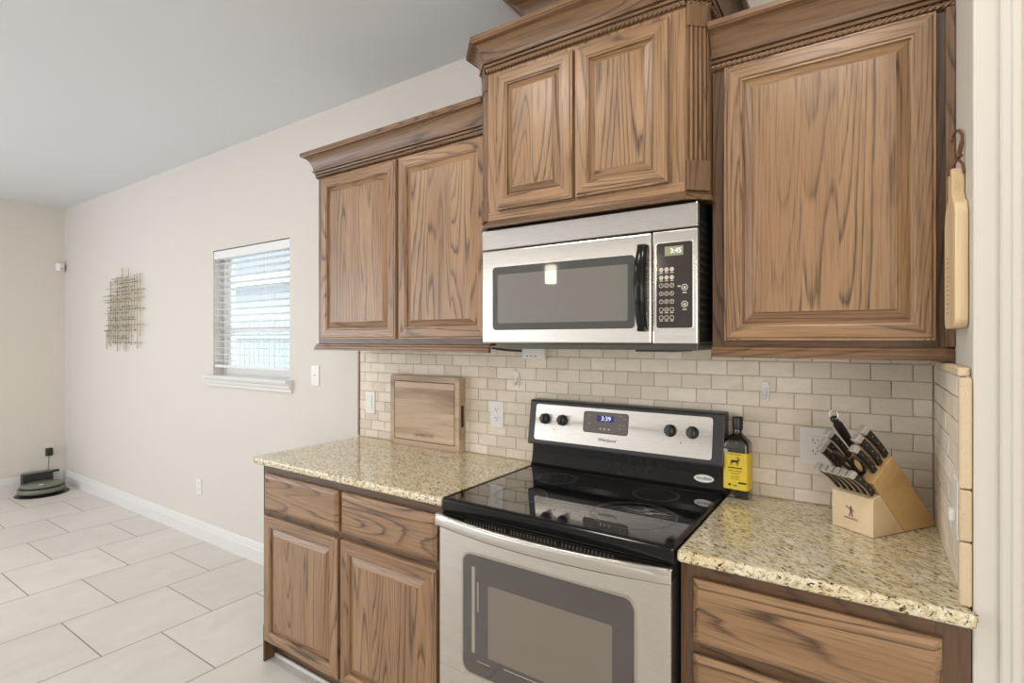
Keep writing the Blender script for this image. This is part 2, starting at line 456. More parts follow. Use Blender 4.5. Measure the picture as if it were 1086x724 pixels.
m = MB().box(XL-0.1, XF+0.1, YB-0.1, YB, 0, CEIL); struct('wall_front', m, PAINT)
# short wing wall that closes the kitchen run on the right
m = MB().box(XR, 0.95, -0.590, 0, 0, CEIL, bev=0.004); struct('wall_right', m, PAINT_WARM)
m = MB().prism([(0.203, -0.589), (0.203, -0.600), (0.206, -0.603), (0.216, -0.604), (0.219, -0.609), (0.230, -0.610), (0.234, -0.605), (0.262, -0.606), (0.266, -0.612), (0.285, -0.614), (0.290, -0.608), (0.290, -0.589)], 0.0, CEIL, 'z')
struct('trim_1', m, PAINT_WARM)
# baseboards
bp = [(0.0, 0.0), (0.016, 0.0), (0.016, 0.082), (0.012, 0.090), (0.012, 0.100), (0.009, 0.104), (0.007, 0.116), (0.003, 0.126), (0.0, 0.128)]
m = MB().sweep(bp, [(XL, -0.0005), (-2.23, -0.0005)], side=1); struct('baseboard_back', m, WHITE_TRIM)
m = MB().sweep(bp, [(XL+0.0005, YB), (XL+0.0005, -0.016)], side=1); struct('baseboard_left', m, WHITE_TRIM)

# window: vinyl frame, meeting rail, glass, stool and apron
m = MB()
fy0, fy1 = 0.070, 0.120
m.box(WX0, WX0+0.045, fy0, fy1, WZ0, WZ1, bev=0.003); m.box(WX1-0.045, WX1, fy0, fy1, WZ0, WZ1, bev=0.003)
m.box(WX0+0.045, WX1-0.045, fy0, fy1, WZ0, WZ0+0.055, bev=0.003); m.box(WX0+0.045, WX1-0.045, fy0, fy1, WZ1-0.045, WZ1, bev=0.003)
m.box(WX0+0.045, WX0+0.085, fy0+0.012, fy1-0.005, WZ0+0.055, WZ1-0.045, bev=0.003); m.box(WX1-0.085, WX1-0.045, fy0+0.012, fy1-0.005, WZ0+0.055, WZ1-0.045, bev=0.003)
m.box(WX0+0.085, WX1-0.085, fy0+0.012, fy1-0.005, 1.485, 1.520, bev=0.003)
win = struct('window_1', m, WHITE_TRIM)
def thin_glass():
    t = NT('window_glass'); tr = t.n('ShaderNodeBsdfTransparent'); gl = t.n('ShaderNodeBsdfGlossy'); gl.inputs['Roughness'].default_value = 0.01
    fr = t.n('ShaderNodeFresnel'); fr.inputs[0].default_value = 1.35
    mx = t.n('ShaderNodeMixShader'); gm = t.n('ShaderNodeNewGeometry'); t.l(t.math('MULTIPLY', fr.outputs[0], t.math('SUBTRACT', 1.0, gm.outputs['Backfacing'])), mx.inputs[0]); t.l(tr.outputs[0], mx.inputs[1]); t.l(gl.outputs[0], mx.inputs[2])
    tr.inputs[0].default_value = (0.95, 0.98, 1.0, 1)
    t.l(mx.outputs[0], t.out.inputs['Surface']); return t.m
WGLASS = thin_glass()
m = MB().box(WX0+0.085, WX1-0.085, 0.098, 0.101, WZ0+0.055, WZ1-0.045); g_ = m.build('window_pane', WGLASS, win); g_['kind'] = 'structure'
sp = [(0.0, 1.108), (0.010, 1.108), (0.014, 1.116), (0.014, 1.126), (0.020, 1.132), (0.024, 1.142), (0.024, 1.152), (0.034, 1.158), (0.036, 1.166), (0.048, 1.168), (0.050, 1.178), (0.046, 1.187), (0.0, 1.187)]
m = MB().sweep(sp, [(-3.905, -0.0005), (-2.905, -0.0005)], side=1)
m.box(WX0, WX1, 0, 0.07, WZ0-0.02, WZ0+0.001)
struct('trim_2', m, WHITE_TRIM)

# tumbled travertine brick backsplash
def brick(mb, frame, x0, x1, z0, z1, d0, d1, j=0.0011):
    """frame maps (along, depth, z) to world"""
    bm = bmesh.new(); q = lambda: R.uniform(-j, j)
    pts = []
    for d in (d0, d1+R.uniform(-0.0006, 0.0008)):
        pts += [(x0+q(), d, z0+q()), (x1+q(), d, z0+q()), (x1+q(), d, z1+q()), (x0+q(), d, z1+q())]
    vs = [bm.verts.new(frame(*p)) for p in pts]
    for f in ((0,1,2,3),(7,6,5,4),(0,4,5,1),(1,5,6,2),(2,6,7,3),(3,7,4,0)): bm.faces.new([vs[i] for i in f])
    bmesh.ops.recalc_face_normals(bm, faces=bm.faces[:])
    bmesh.ops.bevel(bm, geom=bm.edges[:], offset=0.0022, segments=2, profile=0.5, affect='EDGES')
    mb.bm(bm, rnd=R.random())
PZ, PX = 0.0507, 0.1022
def tilefield(mb, frame, a0, a1, z0, z1, phase, d0, d1):
    k = math.floor((z0-1.3125)/PZ)
    while True:
        lo, hi = 1.3125+k*PZ, 1.3125+(k+1)*PZ
        if lo >= z1-0.004: break
        ph = phase+(PX/2 if k % 2 else 0.0)
        i = math.floor((a0-ph)/PX)
        zl, zh = max(lo, z0)+0.0012, min(hi, z1)-0.0012
        if zh-zl > 0.008:
            while True:
                l, h = ph+i*PX, ph+(i+1)*PX
                if l >= a1-0.004: break
                l, h = max(l, a0)+0.0012, min(h, a1)-0.0012
                if h-l > 0.008: brick(mb, frame, l, h, zl, zh, d0, d1)
                i += 1
        k += 1
BSL = -2.288
m = MB(); m.box(BSL, XR, -0.0065, -0.0005, CT-0.03, 1.46, mat=1)
tilefield(m, lambda a, d, z: (a, d, z), BSL+0.001, 0.151, CT+0.001, 1.46, 0.002, -0.002, -0.0105)
struct('tile_backsplash', m, [TRAV, GROUT])
m = MB(); m.box(XR-0.008, XR-0.0005, -0.576, -0.0105, CT, 1.362, mat=1)
tilefield(m, lambda a, d, z: (XR+d, a, z), -0.574, -0.012, CT+0.001, 1.360, 0.02, -0.003, -0.0135)
struct('tile_side_splash', m, [TRAV, GROUT])
m = MB()
for z0, z1 in ((CT+0.001, 1.040), (1.042, 1.142), (1.144, 1.360)):
    m.box(XR-0.021, XR-0.001, -0.592, -0.574, z0, z1, bev=0.0045, seg=3, rnd=R.random())
for k in range(4):
    y1 = -0.0108-k*0.141; m.box(XR-0.021, XR-0.001, y1-0.139, y1, 1.361, 1.379, bev=0.0045, seg=3, rnd=R.random())
struct('trim_3', m, TRAV_EDGE)
m = MB().box(-2.302, BSL, -0.0125, -0.0005, CT+0.001, 1.384, bev=0.001); struct('trim_4', m, EDGE_METAL)

# ------------------------------------------------------------------ cabinet pieces
def raised_door(mb, x0, x1, z0, z1, yb, th=0.02, fw=0.047, bevw=0.030, flat=False):
    """a raised-panel door that faces -y, back at yb"""
    yf = yb-th
    # stiles and rails with eased outer edge
    for a, b, c, d, gr in ((x0, x0+fw, z0, z1, 'z'), (x1-fw, x1, z0, z1, 'z'), (x0+fw, x1-fw, z0, z0+fw, 'x'), (x0+fw, x1-fw, z1-fw, z1, 'x')):
        mb.box(a, b, yf+0.0035, yb, c, d, grain=gr)
    o = 0.0
    def loops(levels, grain_split):
        rects = []
        for ins, dep in levels:
            a, b, c, d = x0+ins, x1-ins, z0+ins, z1-ins; y = yf+dep
            rects.append([(a, y, c), (b, y, c), (b, y, d), (a, y, d)])
        offs = [(R.uniform(0, 40), R.uniform(0, 40), R.uniform(0, 40)) for _ in range(4)]
        for r0, r1 in zip(rects, rects[1:]):
            for e in range(4):
                f = (e+1) % 4
                gr = ('x', 'z', 'x', 'z')[e] if grain_split else 'z'
                mb.add([r0[e], r0[f], r1[f], r1[e]], [(0, 1, 2, 3)], grain=gr, off=offs[e] if grain_split else offs[0])
        return rects[-1], offs[0]
    # frame face with routed outer edge and inner sticking
    loops([(-0.0, 0.0075), (0.0022, 0.0042), (0.006, 0.0030), (0.0085, 0.0002), (0.011, 0.0), (fw-0.009, 0.0), (fw-0.006, 0.0014), (fw-0.004, 0.0052), (fw, 0.0080)], True)
    last, off = loops([(fw, 0.0105), (fw+0.003, 0.0108), (fw+0.006, 0.0095), (fw+bevw-0.004, 0.0020), (fw+bevw-0.002, 0.0003), (fw+bevw, 0.0)], True)
    cols = 3 if (x1-x0) > 0.4 else 2
    a, b = last[0][0], last[1][0]; c, d = last[0][2], last[2][2]; y = last[0][1]
    cuts = [a]+[a+(b-a)*(i+R.uniform(-0.12, 0.12))/cols for i in range(1, cols)]+[b]
    for u, v in zip(cuts, cuts[1:]):
        mb.add([(u, y, c), (v, y, c), (v, y, d), (u, y, d)], [(0, 1, 2, 3)], grain='z')
    return mb
def slab_front(mb, x0, x1, z0, z1, yb, th=0.02):
    yf = yb-th; offs = (R.uniform(0, 40), R.uniform(0, 40), R.uniform(0, 40))
    lv = [(0, th), (0, 0.0085), (0.003, 0.0060), (0.012, 0.0012), (0.016, 0.0)]
    rects = []
    for ins, dep in lv:
        a, b, c, d = x0+ins, x1-ins, z0+ins, z1-ins; rects.append([(a, yf+dep, c), (b, yf+dep, c), (b, yf+dep, d), (a, yf+dep, d)])
    for r0, r1 in zip(rects, rects[1:]):
        for e in range(4):
            f = (e+1) % 4; mb.add([r0[e], r0[f], r1[f], r1[e]], [(0, 1, 2, 3)], grain='x', off=offs)
    mb.add(rects[-1], [(0, 1, 2, 3)], grain='x', off=offs); mb.add(rects[0], [(3, 2, 1, 0)], grain='x', off=offs)
    return mb
def crown_profile(zt, h, p):
    """bottom to top; zt top height, h total height, p projection"""
    zb = zt-h
    pr = [(0.0, zb), (0.003, zb), (0.003, zb+0.0195), (0.014, zb+0.020), (0.0155, zb+0.0265), (0.010, zb+0.027), (0.010, zb+0.0305), (0.021, zb+0.031), (0.022, zb+0.036)]
    c0, c1 = zb+0.036, zt-0.020
    for i in range(9):
        a = i/8*PI/2
        pr.append((0.017+(p-0.008-0.017)*(1-math.cos(a))**0.85, c0+(c1-c0)*math.sin(a)**1.05))
    pr += [(p-0.004, c1+0.002), (p-0.003, zt-0.015), (p, zt-0.014), (p, zt), (0.0, zt)]
    return pr
def rope(mb, p0, p1, r=0.0088, pitch=0.0140, starts=3):
    p0, p1 = Vector(p0), Vector(p1); d = p1-p0; n = max(2, int(d.length/0.0018)); t = d.normalized()
    up = Vector((0, 0, 1)); a = t.cross(up).normalized(); S = 12; vs = []; fs = []
    for i in range(n+1):
        s_ = d.length*i/n
        for j in range(S):
            q = 2*PI*j/S; ph = starts*q-2*PI*s_/pitch
            rr = r*(0.42+0.62*abs(math.cos(ph/2))**0.6)
            vs.append(p0+t*s_+(a*math.cos(q)+up*math.sin(q))*rr)
    for i in range(n):
        for j in range(S): fs.append((i*S+j, i*S+(j+1)%S, (i+1)*S+(j+1)%S, (i+1)*S+j))
    mb.add(vs, fs, grain='x', smooth=True); return mb
def rail_profile(zt, zb, p):
    h = zt-zb
    return [(0.0, zb), (p, zb), (p, zb+h*0.22), (p-0.003, zb+h*0.34), (p-0.003, zb+h*0.55), (p-0.008, zb+h*0.72), (p-0.008, zb+h*0.86), (0.0, zt)]

def wall_cab(t, x0, x1, depth, z0, z1, doors, crown_path, rail_path, ctop, strip=None):
    yf = -depth
    m = MB()
    m.box(x0, x0+0.018, -0.0115, yf+0.019, z0, z1); m.box(x1-0.018, x1, -0.0115, yf+0.019, z0, z1)
    m.box(x0, x1, -0.0115, yf+0.019, z0+0.012, z0+0.03, grain='x'); m.box(x0, x1, -0.0115, yf+0.019, z1-0.018, z1, grain='x'); m.box(x0, x1, -0.012, -0.018, z0, z1)
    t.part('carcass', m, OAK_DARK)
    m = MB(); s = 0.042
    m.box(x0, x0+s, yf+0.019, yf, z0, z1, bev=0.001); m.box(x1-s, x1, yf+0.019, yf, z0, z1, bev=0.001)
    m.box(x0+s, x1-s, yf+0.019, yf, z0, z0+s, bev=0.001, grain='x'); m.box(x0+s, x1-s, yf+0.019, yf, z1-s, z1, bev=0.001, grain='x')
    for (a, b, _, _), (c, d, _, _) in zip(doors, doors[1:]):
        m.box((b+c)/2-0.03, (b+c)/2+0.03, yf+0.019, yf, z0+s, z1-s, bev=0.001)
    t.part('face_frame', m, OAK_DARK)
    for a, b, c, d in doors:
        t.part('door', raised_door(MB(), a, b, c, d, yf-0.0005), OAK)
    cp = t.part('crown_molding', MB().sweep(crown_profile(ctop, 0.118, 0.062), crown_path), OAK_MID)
    m = MB()
    pts = [Vector(p) for p in crown_path]
    off = []
    for i, p in enumerate(pts):       # offset the rope path out to the face of the lower fillet
        d0 = (pts[i]-pts[i-1]).normalized() if i else (pts[1]-pts[0]).normalized()
        d1 = (pts[i+1]-pts[i]).normalized() if i < len(pts)-1 else d0
        n0, n1 = Vector((d0.y, -d0.x)), Vector((d1.y, -d1.x)); mt = (n0+n1).normalized(); mt = mt/mt.dot(n0); off.append(p+mt*0.0060)
    for p, q in zip(off, off[1:]): rope(m, (p.x, p.y, ctop-0.118+0.0100), (q.x, q.y, ctop-0.118+0.0100))
    t.part('rope_bead', m, OAK_MID, parent=cp)
    t.part('light_rail', MB().sweep(rail_profile(z0+0.006, z0-0.026, 0.016), rail_path), OAK_MID)
    if strip: t.part('scribe_strip', MB().box(*strip, bev=0.002), OAK_MID)

# upper cabinet left of the microwave
LX0, LX1, LD = -2.203, -1.176, 0.33
t = Thing('wall_cabinet', 'two-door oak wall cabinet with rope crown, above the cutting board', 'cabinet', (LX0, 0, 1.41))
wall_cab(t, LX0, LX1, LD, 1.410, 2.215, [(-2.163, -1.664, 1.438, 2.196), (-1.645, -1.182, 1.438, 2.196)],
         [(LX0, -0.001), (LX0, -LD), (LX1, -LD)], [(LX0, -0.012), (LX0, -LD), (LX1, -LD)], 2.323)
# upper cabinet right
RX0, RX1 = -0.379, 0.1635
t = Thing('wall_cabinet', 'single-door oak wall cabinet right of the microwave, above the knife block', 'cabinet', (RX0, 0, 1.41))
wall_cab(t, RX0, RX1, LD, 1.410, 2.215, [(-0.343, 0.129, 1.432, 2.204)],
         [(RX0, -LD), (RX1, -LD)], [(RX0, -LD), (RX1, -LD)], 2.325, strip=(0.1465, 0.1640, -0.331, -0.349, 1.417, 2.206))

# deeper, taller cabinet over the microwave with chamfered fluted corners
HX0, HX1, HY, CH = -1.122, -0.432, -0.420, 0.050
HZ0, HZ1 = 1.830, 2.375
plan = [(HX0-CH, -0.012), (HX0-CH, HY+CH), (HX0, HY), (HX1, HY), (HX1+CH, HY+CH), (HX1+CH, -0.012)]
t = Thing('wall_cabinet', 'tall oak hood cabinet with fluted corner posts above the steel microwave', 'cabinet', (-0.777, 0, HZ0))
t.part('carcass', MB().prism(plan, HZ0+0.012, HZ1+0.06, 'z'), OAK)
for a, b in ((-1.075, -0.781), (-0.769, -0.476)):
    t.part('door', raised_door(MB(), a, b, 1.882, 2.352, HY-0.0005, fw=0.045, bevw=0.026), OAK)
cp = t.part('crown_molding', MB().sweep(crown_profile(2.481, 0.110, 0.068), plan), OAK_MID)
m = MB(); pts = [Vector(p) for p in plan]; off = []
for i, p in enumerate(pts):
    d0 = (pts[i]-pts[i-1]).normalized() if i else (pts[1]-pts[0]).normalized()
    d1 = (pts[i+1]-pts[i]).normalized() if i < len(pts)-1 else d0
    n0, n1 = Vector((d0.y, -d0.x)), Vector((d1.y, -d1.x)); mt = (n0+n1).normalized(); mt = mt/mt.dot(n0); off.append(p+mt*0.0060)
for p, q in zip(off, off[1:]): rope(m, (p.x, p.y, 2.3805), (q.x, q.y, 2.3805))
t.part('rope_bead', m, OAK_MID, parent=cp)
t.part('bottom_rail', MB().box(HX0+0.001, HX1-0.001, HY-0.0002, HY-0.0016, 1.8525, 1.879, grain='x'), OAK)
t.part('bottom_molding', MB().sweep([(0.0, 1.828), (0.014, 1.828), (0.015, 1.834), (0.011, 1.837), (0.011, 1.843), (0.006, 1.846), (0.005, 1.850), (0.0, 1.852)], plan), OAK_MID)
for sgn, (cx, cy) in ((1, (HX1+CH/2, HY+CH/2)), (-1, (HX0-CH/2, HY+CH/2))):
    m = MB(); M = Matrix.Translation((cx, cy, 0)) @ Matrix.Rotation(sgn*PI/4, 4, 'Z')
    hw = 0.031
    sec = [(-hw, 0.0), (-hw, -0.0085), (-hw+0.0028, -0.0085), (-hw+0.0030, -0.003)]
    nr = 4; rw = 2*(hw-0.004)/nr
    for i in range(nr):
        c = -hw+0.004+rw*(i+0.5)
        for a in range(7):
            q = PI-PI*a/6; sec.append((c+rw*0.46*math.cos(q), -0.003-0.0085*math.sin(q)))
    sec += [(hw-0.0030, -0.003), (hw-0.0028, -0.0085), (hw, -0.0085), (hw, 0.0)]
    m.prism(sec, 1.935, 2.318, 'z', grain='z')
    m.box(-hw-0.004, hw+0.004, 0.0, -0.014, 1.853, 1.938, bev=0.0015)
    m.box(-hw-0.004, hw+0.004, 0.0, -0.014, 2.314, 2.3735, bev=0.0015)
    m.xform(M); t.part('fluted_post', m, OAK_MID)
rp = [(-1.083, -0.0008), (-1.083, -0.185), (-0.478, -0.185), (-0.478, -0.0008)]
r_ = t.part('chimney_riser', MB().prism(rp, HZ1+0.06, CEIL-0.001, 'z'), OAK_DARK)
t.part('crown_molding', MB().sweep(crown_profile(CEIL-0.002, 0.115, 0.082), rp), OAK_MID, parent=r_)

# ------------------------------------------------------------------ base cabinets
BF = -0.585
def base_cab(t, x0, x1, drawers, doors, stiles, rails, left_end=False):
    m = MB()
    m.box(x0, x0+0.018, -0.001, BF+0.019, 0.10, CT-0.032); m.box(x1-0.018, x1, -0.001, BF+0.019, 0.10, CT-0.032)
    m.box(x0, x1, -0.001, BF+0.019, 0.10, 0.118, grain='x'); m.box(x0, x1, -0.001, -0.008, 0.10, CT-0.032)
    t.part('carcass', m, OAK_DARK)
    m = MB()
    for a, b in stiles: m.box(a, b, BF+0.019, BF, 0.10, CT-0.032, bev=0.001)
    for a, b, c, d in rails: m.box(a, b, BF+0.0185, BF+0.0005, c, d, grain='x')
    t.part('face_frame', m, OAK_DARK)
    for a, b, c, d in drawers: t.part('drawer', slab_front(MB(), a, b, c, d, BF-0.0005), OAK)
    for a, b, c, d in doors: t.part('door', raised_door(MB(), a, b, c, d, BF-0.0005, fw=0.05, bevw=0.03), OAK)
BX0, BX1 = -2.238, MX0-0.006
t = Thing('base_cabinet', 'oak base cabinet with two drawers over two doors, left of the range', 'cabinet', (BX0, 0, 0))
base_cab(t, BX0, BX1, [(-2.214, -1.714, 0.688, 0.846), (-1.695, -1.204, 0.688, 0.846)],
         [(-2.214, -1.714, 0.112, 0.662), (-1.695, -1.204, 0.112, 0.662)],
         [(BX0, BX0+0.045), (-1.730, -1.680), (BX1-0.045, BX1)],
         [(BX0+0.045, BX1-0.045, 0.845, CT-0.032), (BX0+0.045, BX1-0.045, 0.655, 0.695), (BX0+0.045, BX1-0.045, 0.10, 0.135)])
m = MB().box(BX0-0.004, BX0-0.0005, -0.001, BF-0.001, 0.0, CT-0.032); m.box(BX0-0.010, BX0-0.004, BF+0.045, BF-0.001, 0.0, 0.16, bev=0.001)
t.part('end_panel', m, OAK_DARK)
m = MB().box(BX0, BX1, BF+0.075, BF+0.060, 0.0, 0.0995, grain='x'); t.part('toe_kick', m, OAK_DARK)
t.part('shoe_molding', MB().box(BX0, BX1, BF+0.0595, BF+0.046, 0.0, 0.016, bev=0.005, seg=3), WHITE_TRIM, label='white shoe moulding along the toe kick')
QX0, QX1 = MX1+0.005, 0.1635
t = Thing('base_cabinet', 'oak drawer base cabinet right of the range, under the knife block counter', 'cabinet', (QX0, 0, 0))
base_cab(t, QX0, QX1, [(-0.362, 0.118, 0.690, 0.846), (-0.362, 0.118, 0.420, 0.660), (-0.362, 0.118, 0.125, 0.395)], [],
         [(QX0, QX0+0.05), (QX1-0.055, QX1)],
         [(QX0+0.05, QX1-0.055, 0.84, CT-0.032), (QX0+0.05, QX1-0.055, 0.652, 0.698), (QX0+0.05, QX1-0.055, 0.385, 0.43), (QX0+0.05, QX1-0.055, 0.10, 0.135)])
m = MB().box(QX0, QX1, BF+0.075, BF+0.060, 0.0, 0.0995, grain='x'); t.part('toe_kick', m, OAK_DARK)

# granite worktops
def counter(name, label, poly, cat='countertop'):
    m = MB().prism(poly, CT-0.0305, CT, 'z', bev=0.009, seg=4); o = m.build(name, GRANITE); tag(o, label, cat); return o
def rc(cx, cy, r, a0, a1, n=6): return [(cx+r*math.cos(a0+(a1-a0)*i/n), cy+r*math.sin(a0+(a1-a0)*i/n)) for i in range(n+1)]
cxl = -2.282; cf = -0.620
counter('granite_countertop', 'speckled beige granite countertop left of the range, carrying the cutting board',
        [(cxl, -0.0005), ]+rc(cxl+0.022, cf+0.022, 0.022, PI, 1.5*PI)+[(MX0-0.004, cf), (MX0-0.004, -0.0005)])
counter('granite_countertop', 'speckled beige granite countertop right of the range, carrying the knife block',
        [(MX1+0.004, -0.0005), (MX1+0.004, cf), (0.168, cf), (0.168, -0.594), (0.1635, -0.594), (0.1635, -0.0005)])

# ------------------------------------------------------------------ microwave
def rrect(x0, x1, z0, z1, r, n=5):
    out = []
    for cx, cz, a in ((x1-r, z1-r, 0), (x0+r, z1-r, PI/2), (x0+r, z0+r, PI), (x1-r, z0+r, 1.5*PI)):
        out += [(cx+r*math.cos(a+PI/2*i/n), cz+r*math.sin(a+PI/2*i/n)) for i in range(n+1)]
    return out
MY, MZ0, MZ1 = -0.4056, 1.4207, 1.8265
t = Thing('microwave', 'stainless over-the-range microwave with black bowed handle under the hood cabinet', 'microwave', (-0.78, 0, MZ0))
m = MB().box(MX0+0.004, MX1-0.004, -0.0125, MY+0.022, MZ0+0.002, MZ1-0.001, bev=0.003)
body = t.part('housing', m, BLACK_SATIN)
m = MB()
for k in range(14):
    z = 1.46+k*0.024; m.box(MX1-0.0042, MX1-0.0025, MY+0.05, MY+0.16, z, z+0.008)
t.part('side_vent', m, STEEL_DARK, parent=body)
xs = -0.533                                   # door / control panel split
t.part('vent_panel', MB().box(MX0, MX1, MY+0.0215, MY, 1.7535, MZ1-0.002, bev=0.004, seg=3), STEEL)
door = t.part('door', MB().box(MX0, xs-0.0015, MY+0.0215, MY, MZ0, 1.7500, bev=0.006, seg=3), STEEL)
ctl = t.part('control_panel', MB().box(xs+0.0015, MX1, MY+0.0215, MY, MZ0, 1.7500, bev=0.004, seg=3), STEEL)
m = MB().prism(rrect(-1.112, -0.585, 1.4675, 1.689, 0.014), MY-0.0022, MY+0.002, 'y', bev=0.0008); t.part('window_frame', m, MICROGLASS, parent=door)
m = MB().prism(rrect(-1.089, -0.607, 1.491, 1.662, 0.005), MY-0.0032, MY-0.0023, 'y'); t.part('window_screen', m, MICROSCREEN, parent=door)
# bowed black handle
secs = []
for i in range(17):
    f = i/16; z = 1.463+f*(1.713-1.463); bow = math.sin(PI*f)**0.8*0.030; wd = 0.016+0.003*math.sin(PI*f)
    y0 = MY-0.008-bow; cx = -0.5585
    secs.append([(cx-wd, y0+0.010, z), (cx-wd*0.9, y0-0.002, z), (cx-wd*0.4, y0-0.008, z), (cx+wd*0.4, y0-0.008, z), (cx+wd*0.9, y0-0.002, z), (cx+wd, y0+0.010, z), (cx, y0+0.012, z)])
m = MB().loft(secs)
m.box(-0.573, -0.546, MY-0.018, MY+0.001, 1.458, 1.485, bev=0.003); m.box(-0.573, -0.546, MY-0.018, MY+0.001, 1.692, 1.716, bev=0.003)
t.part('handle', m, BLACK, parent=door)
m = MB().prism(rrect(-0.519, -0.4155, 1.4675, 1.714, 0.007), MY-0.0018, MY+0.002, 'y', bev=0.0006); kp = t.part('keypad', m, KEYPAD, parent=ctl)
m = MB().prism(rrect(-0.523, -0.4115, 1.4635, 1.718, 0.009), MY-0.0010, MY+0.002, 'y', bev=0.0006); t.part('keypad_rim', m, CHROME, parent=ctl)
m = MB().box(-0.494, -0.441, MY-0.0026, MY-0.0016, 1.676, 1.703, bev=0.0004); t.part('clock_display', m, LCD, parent=ctl)
m = text_mb('3:45', 0.019, FACE(-0.462, MY-0.0029, 1.6895)); t.part('clock_digits', m, LCDLIT, parent=ctl)
def ring_flat(mb, cx, y, cz, r, w, n=14):
    vs = []; fs = []
    for i in range(n):
        a = 2*PI*i/n; c, s_ = math.cos(a), math.sin(a)
        vs += [(cx+r*c, y, cz+r*s_), (cx+(r-w)*c, y, cz+(r-w)*s_)]
    for i in range(n):
        j = (i+1) % n; fs.append((2*i, 2*j, 2*j+1, 2*i+1))
    mb.add(vs, fs)
yk = MY-0.0021
for r in range(7):
    z = 1.637-r*0.0232
    for c in range(3):
        x = -0.5045+c*0.0155; m = MB()
        if r < 2: ring_flat(m, x, yk, z, 0.0064, 0.0055)
        else: ring_flat(m, x, yk, z, 0.0066, 0.0016)
        if r in (0, 1, 5, 6): m.box(x-0.005, x+0.005, yk-0.0001, yk+0.0002, z-0.0105, z-0.0082)
        if r in (2, 3, 4) or (r == 5 and c == 1):
            dg = '0' if r == 5 else str((r-2)*3+c+1)
            text_mb(dg, 0.0085, FACE(x, yk-0.0001, z), 0.0002, m)
        t.part('key', m, GREYPRINT, parent=ctl)
for x, z in ((-0.437, 1.583), (-0.437, 1.535)):
    m = MB(); ring_flat(m, x, yk, z, 0.0095, 0.0024); m.box(x-0.0032, x+0.0032, yk-0.0001, yk+0.0002, z-0.004, z+0.003); m.box(x-0.006, x+0.006, yk-0.0001, yk+0.0002, z-0.0165, z-0.0135)
    if z > 1.55: m.box(-0.457, -0.449, yk-0.0001, yk+0.0002, 1.585, 1.589)
    t.part('key', m, GREYPRINT, parent=ctl)
m = MB().box(MX0+0.05, MX1-0.004, -0.10, MY+0.016, MZ0-0.018, MZ0+0.0015, bev=0.002); m.box(-0.60, -0.47, -0.20, MY+0.04, MZ0-0.024, MZ0-0.0175, bev=0.002)
t.part('grease_filter', m, STEEL_DARK)

# ------------------------------------------------------------------ range
COOK = cooktop()
t = Thing('range_stove', 'stainless electric range with black ceramic cooktop between the two countertops', 'stove', (-0.78, 0, 0))
RY = -0.625
m = MB().box(MX0+0.003, MX1-0.003, -0.02, -0.60, 0.045, 0.885); 
for x in (MX0+0.04, MX1-0.04):
    for y in (-0.07, -0.55): m.lathe([(0.02, 0.0), (0.02, 0.012), (0.009, 0.014), (0.009, 0.05)], (x, y, 0.0), 12)
t.part('body', m, BLACK_SATIN)
# cooktop frame with raised lip, glass inside it
m = MB().box(MX0, MX1, -0.078, RY, 0.874, 0.9165, bev=0.006, seg=3)
for a, b, c, d in ((MX0+0.002, MX1-0.002, RY+0.004, RY+0.016), (MX0+0.002, MX0+0.014, RY+0.010, -0.090), (MX1-0.014, MX1-0.002, RY+0.010, -0.090), (MX0+0.002, MX1-0.002, -0.092, -0.080)):
    m.box(a, b, c, d, 0.9150, 0.9205, bev=0.002)
top = t.part('cooktop', m, BLACK)
t.part('ceramic_glass', MB().box(MX0+0.0145, MX1-0.0145, RY+0.0165, -0.0925, 0.9160, 0.9182), COOK, parent=top)
BURN = plain('burner_print', (0.10, 0.098, 0.095, 1), 0.15)
def ring_h(mb, cx, cy, r, w, z, n=48):
    vs = []; fs = []
    for i in range(n):
        a = 2*PI*i/n; vs += [(cx+r*math.cos(a), cy+r*math.sin(a), z), (cx+(r-w)*math.cos(a), cy+(r-w)*math.sin(a), z)]
    for i in range(n):
        j = (i+1) % n; fs.append((2*i, 2*j, 2*j+1, 2*i+1))
    mb.add(vs, fs)
for cx, cy, r in ((CKX, CKY, 0.125), (-0.965, -0.450, 0.090), (-0.965, -0.205, 0.076), (-0.59, -0.20, 0.076)):
    m = MB(); ring_h(m, cx, cy, r, 0.0045, 0.9184); ring_h(m, cx, cy, r-0.010, 0.0012, 0.9184)
    if r > 0.12: ring_h(m, cx, cy, 0.085, 0.0015, 0.9184)
    t.part('burner_ring', m, BURN, parent=top)
# backguard: black lip, recessed shelf, tilted console
m = MB().prism([(-0.015, 0.90), (-0.079, 0.90), (-0.079, 0.921), (-0.070, 0.930), (-0.060, 0.975), (-0.058, 1.004), (-0.052, 1.012), (-0.015, 1.012)], MX0+0.002, MX1-0.002, 'x')
t.part('rear_riser', m, BLACK)
m = MB()
con = [(-0.013, 1.011), (-0.094, 1.011), (-0.097, 1.018), (-0.072, 1.182), (-0.066, 1.188), (-0.013, 1.188)]
m.prism(con, MX0-0.001, MX1+0.001, 'x', bev=0.003, seg=2)
con_o = t.part('console', m, CHAR)
tl = math.atan2(0.025, 0.164)
def CON(u, z, d=0.0):   # point on the tilted console face
    f = (z-1.018)/0.164; return (u, -0.097+0.025*f-d*math.cos(tl), z+d*math.sin(tl)*0)
def conplate(mb, x0, x1, z0, z1, r, d0, d1, **k):
    p = rrect(x0, x1, z0, z1, r); A = [CON(x, z, d0) for x, z in p]; B = [CON(x, z, d1) for x, z in p]; n = len(p)
    mb.add(A+B, [list(range(n))[::-1], list(range(n, 2*n))]+[(i, (i+1)%n, n+(i+1)%n, n+i) for i in range(n)], **k); return mb
PX0, PX1 = MX0+0.030, MX1-0.036
fp = t.part('front_plate', conplate(MB(), PX0, PX1, 1.032, 1.172, 0.010, -0.001, 0.0022), STEEL, parent=con_o)
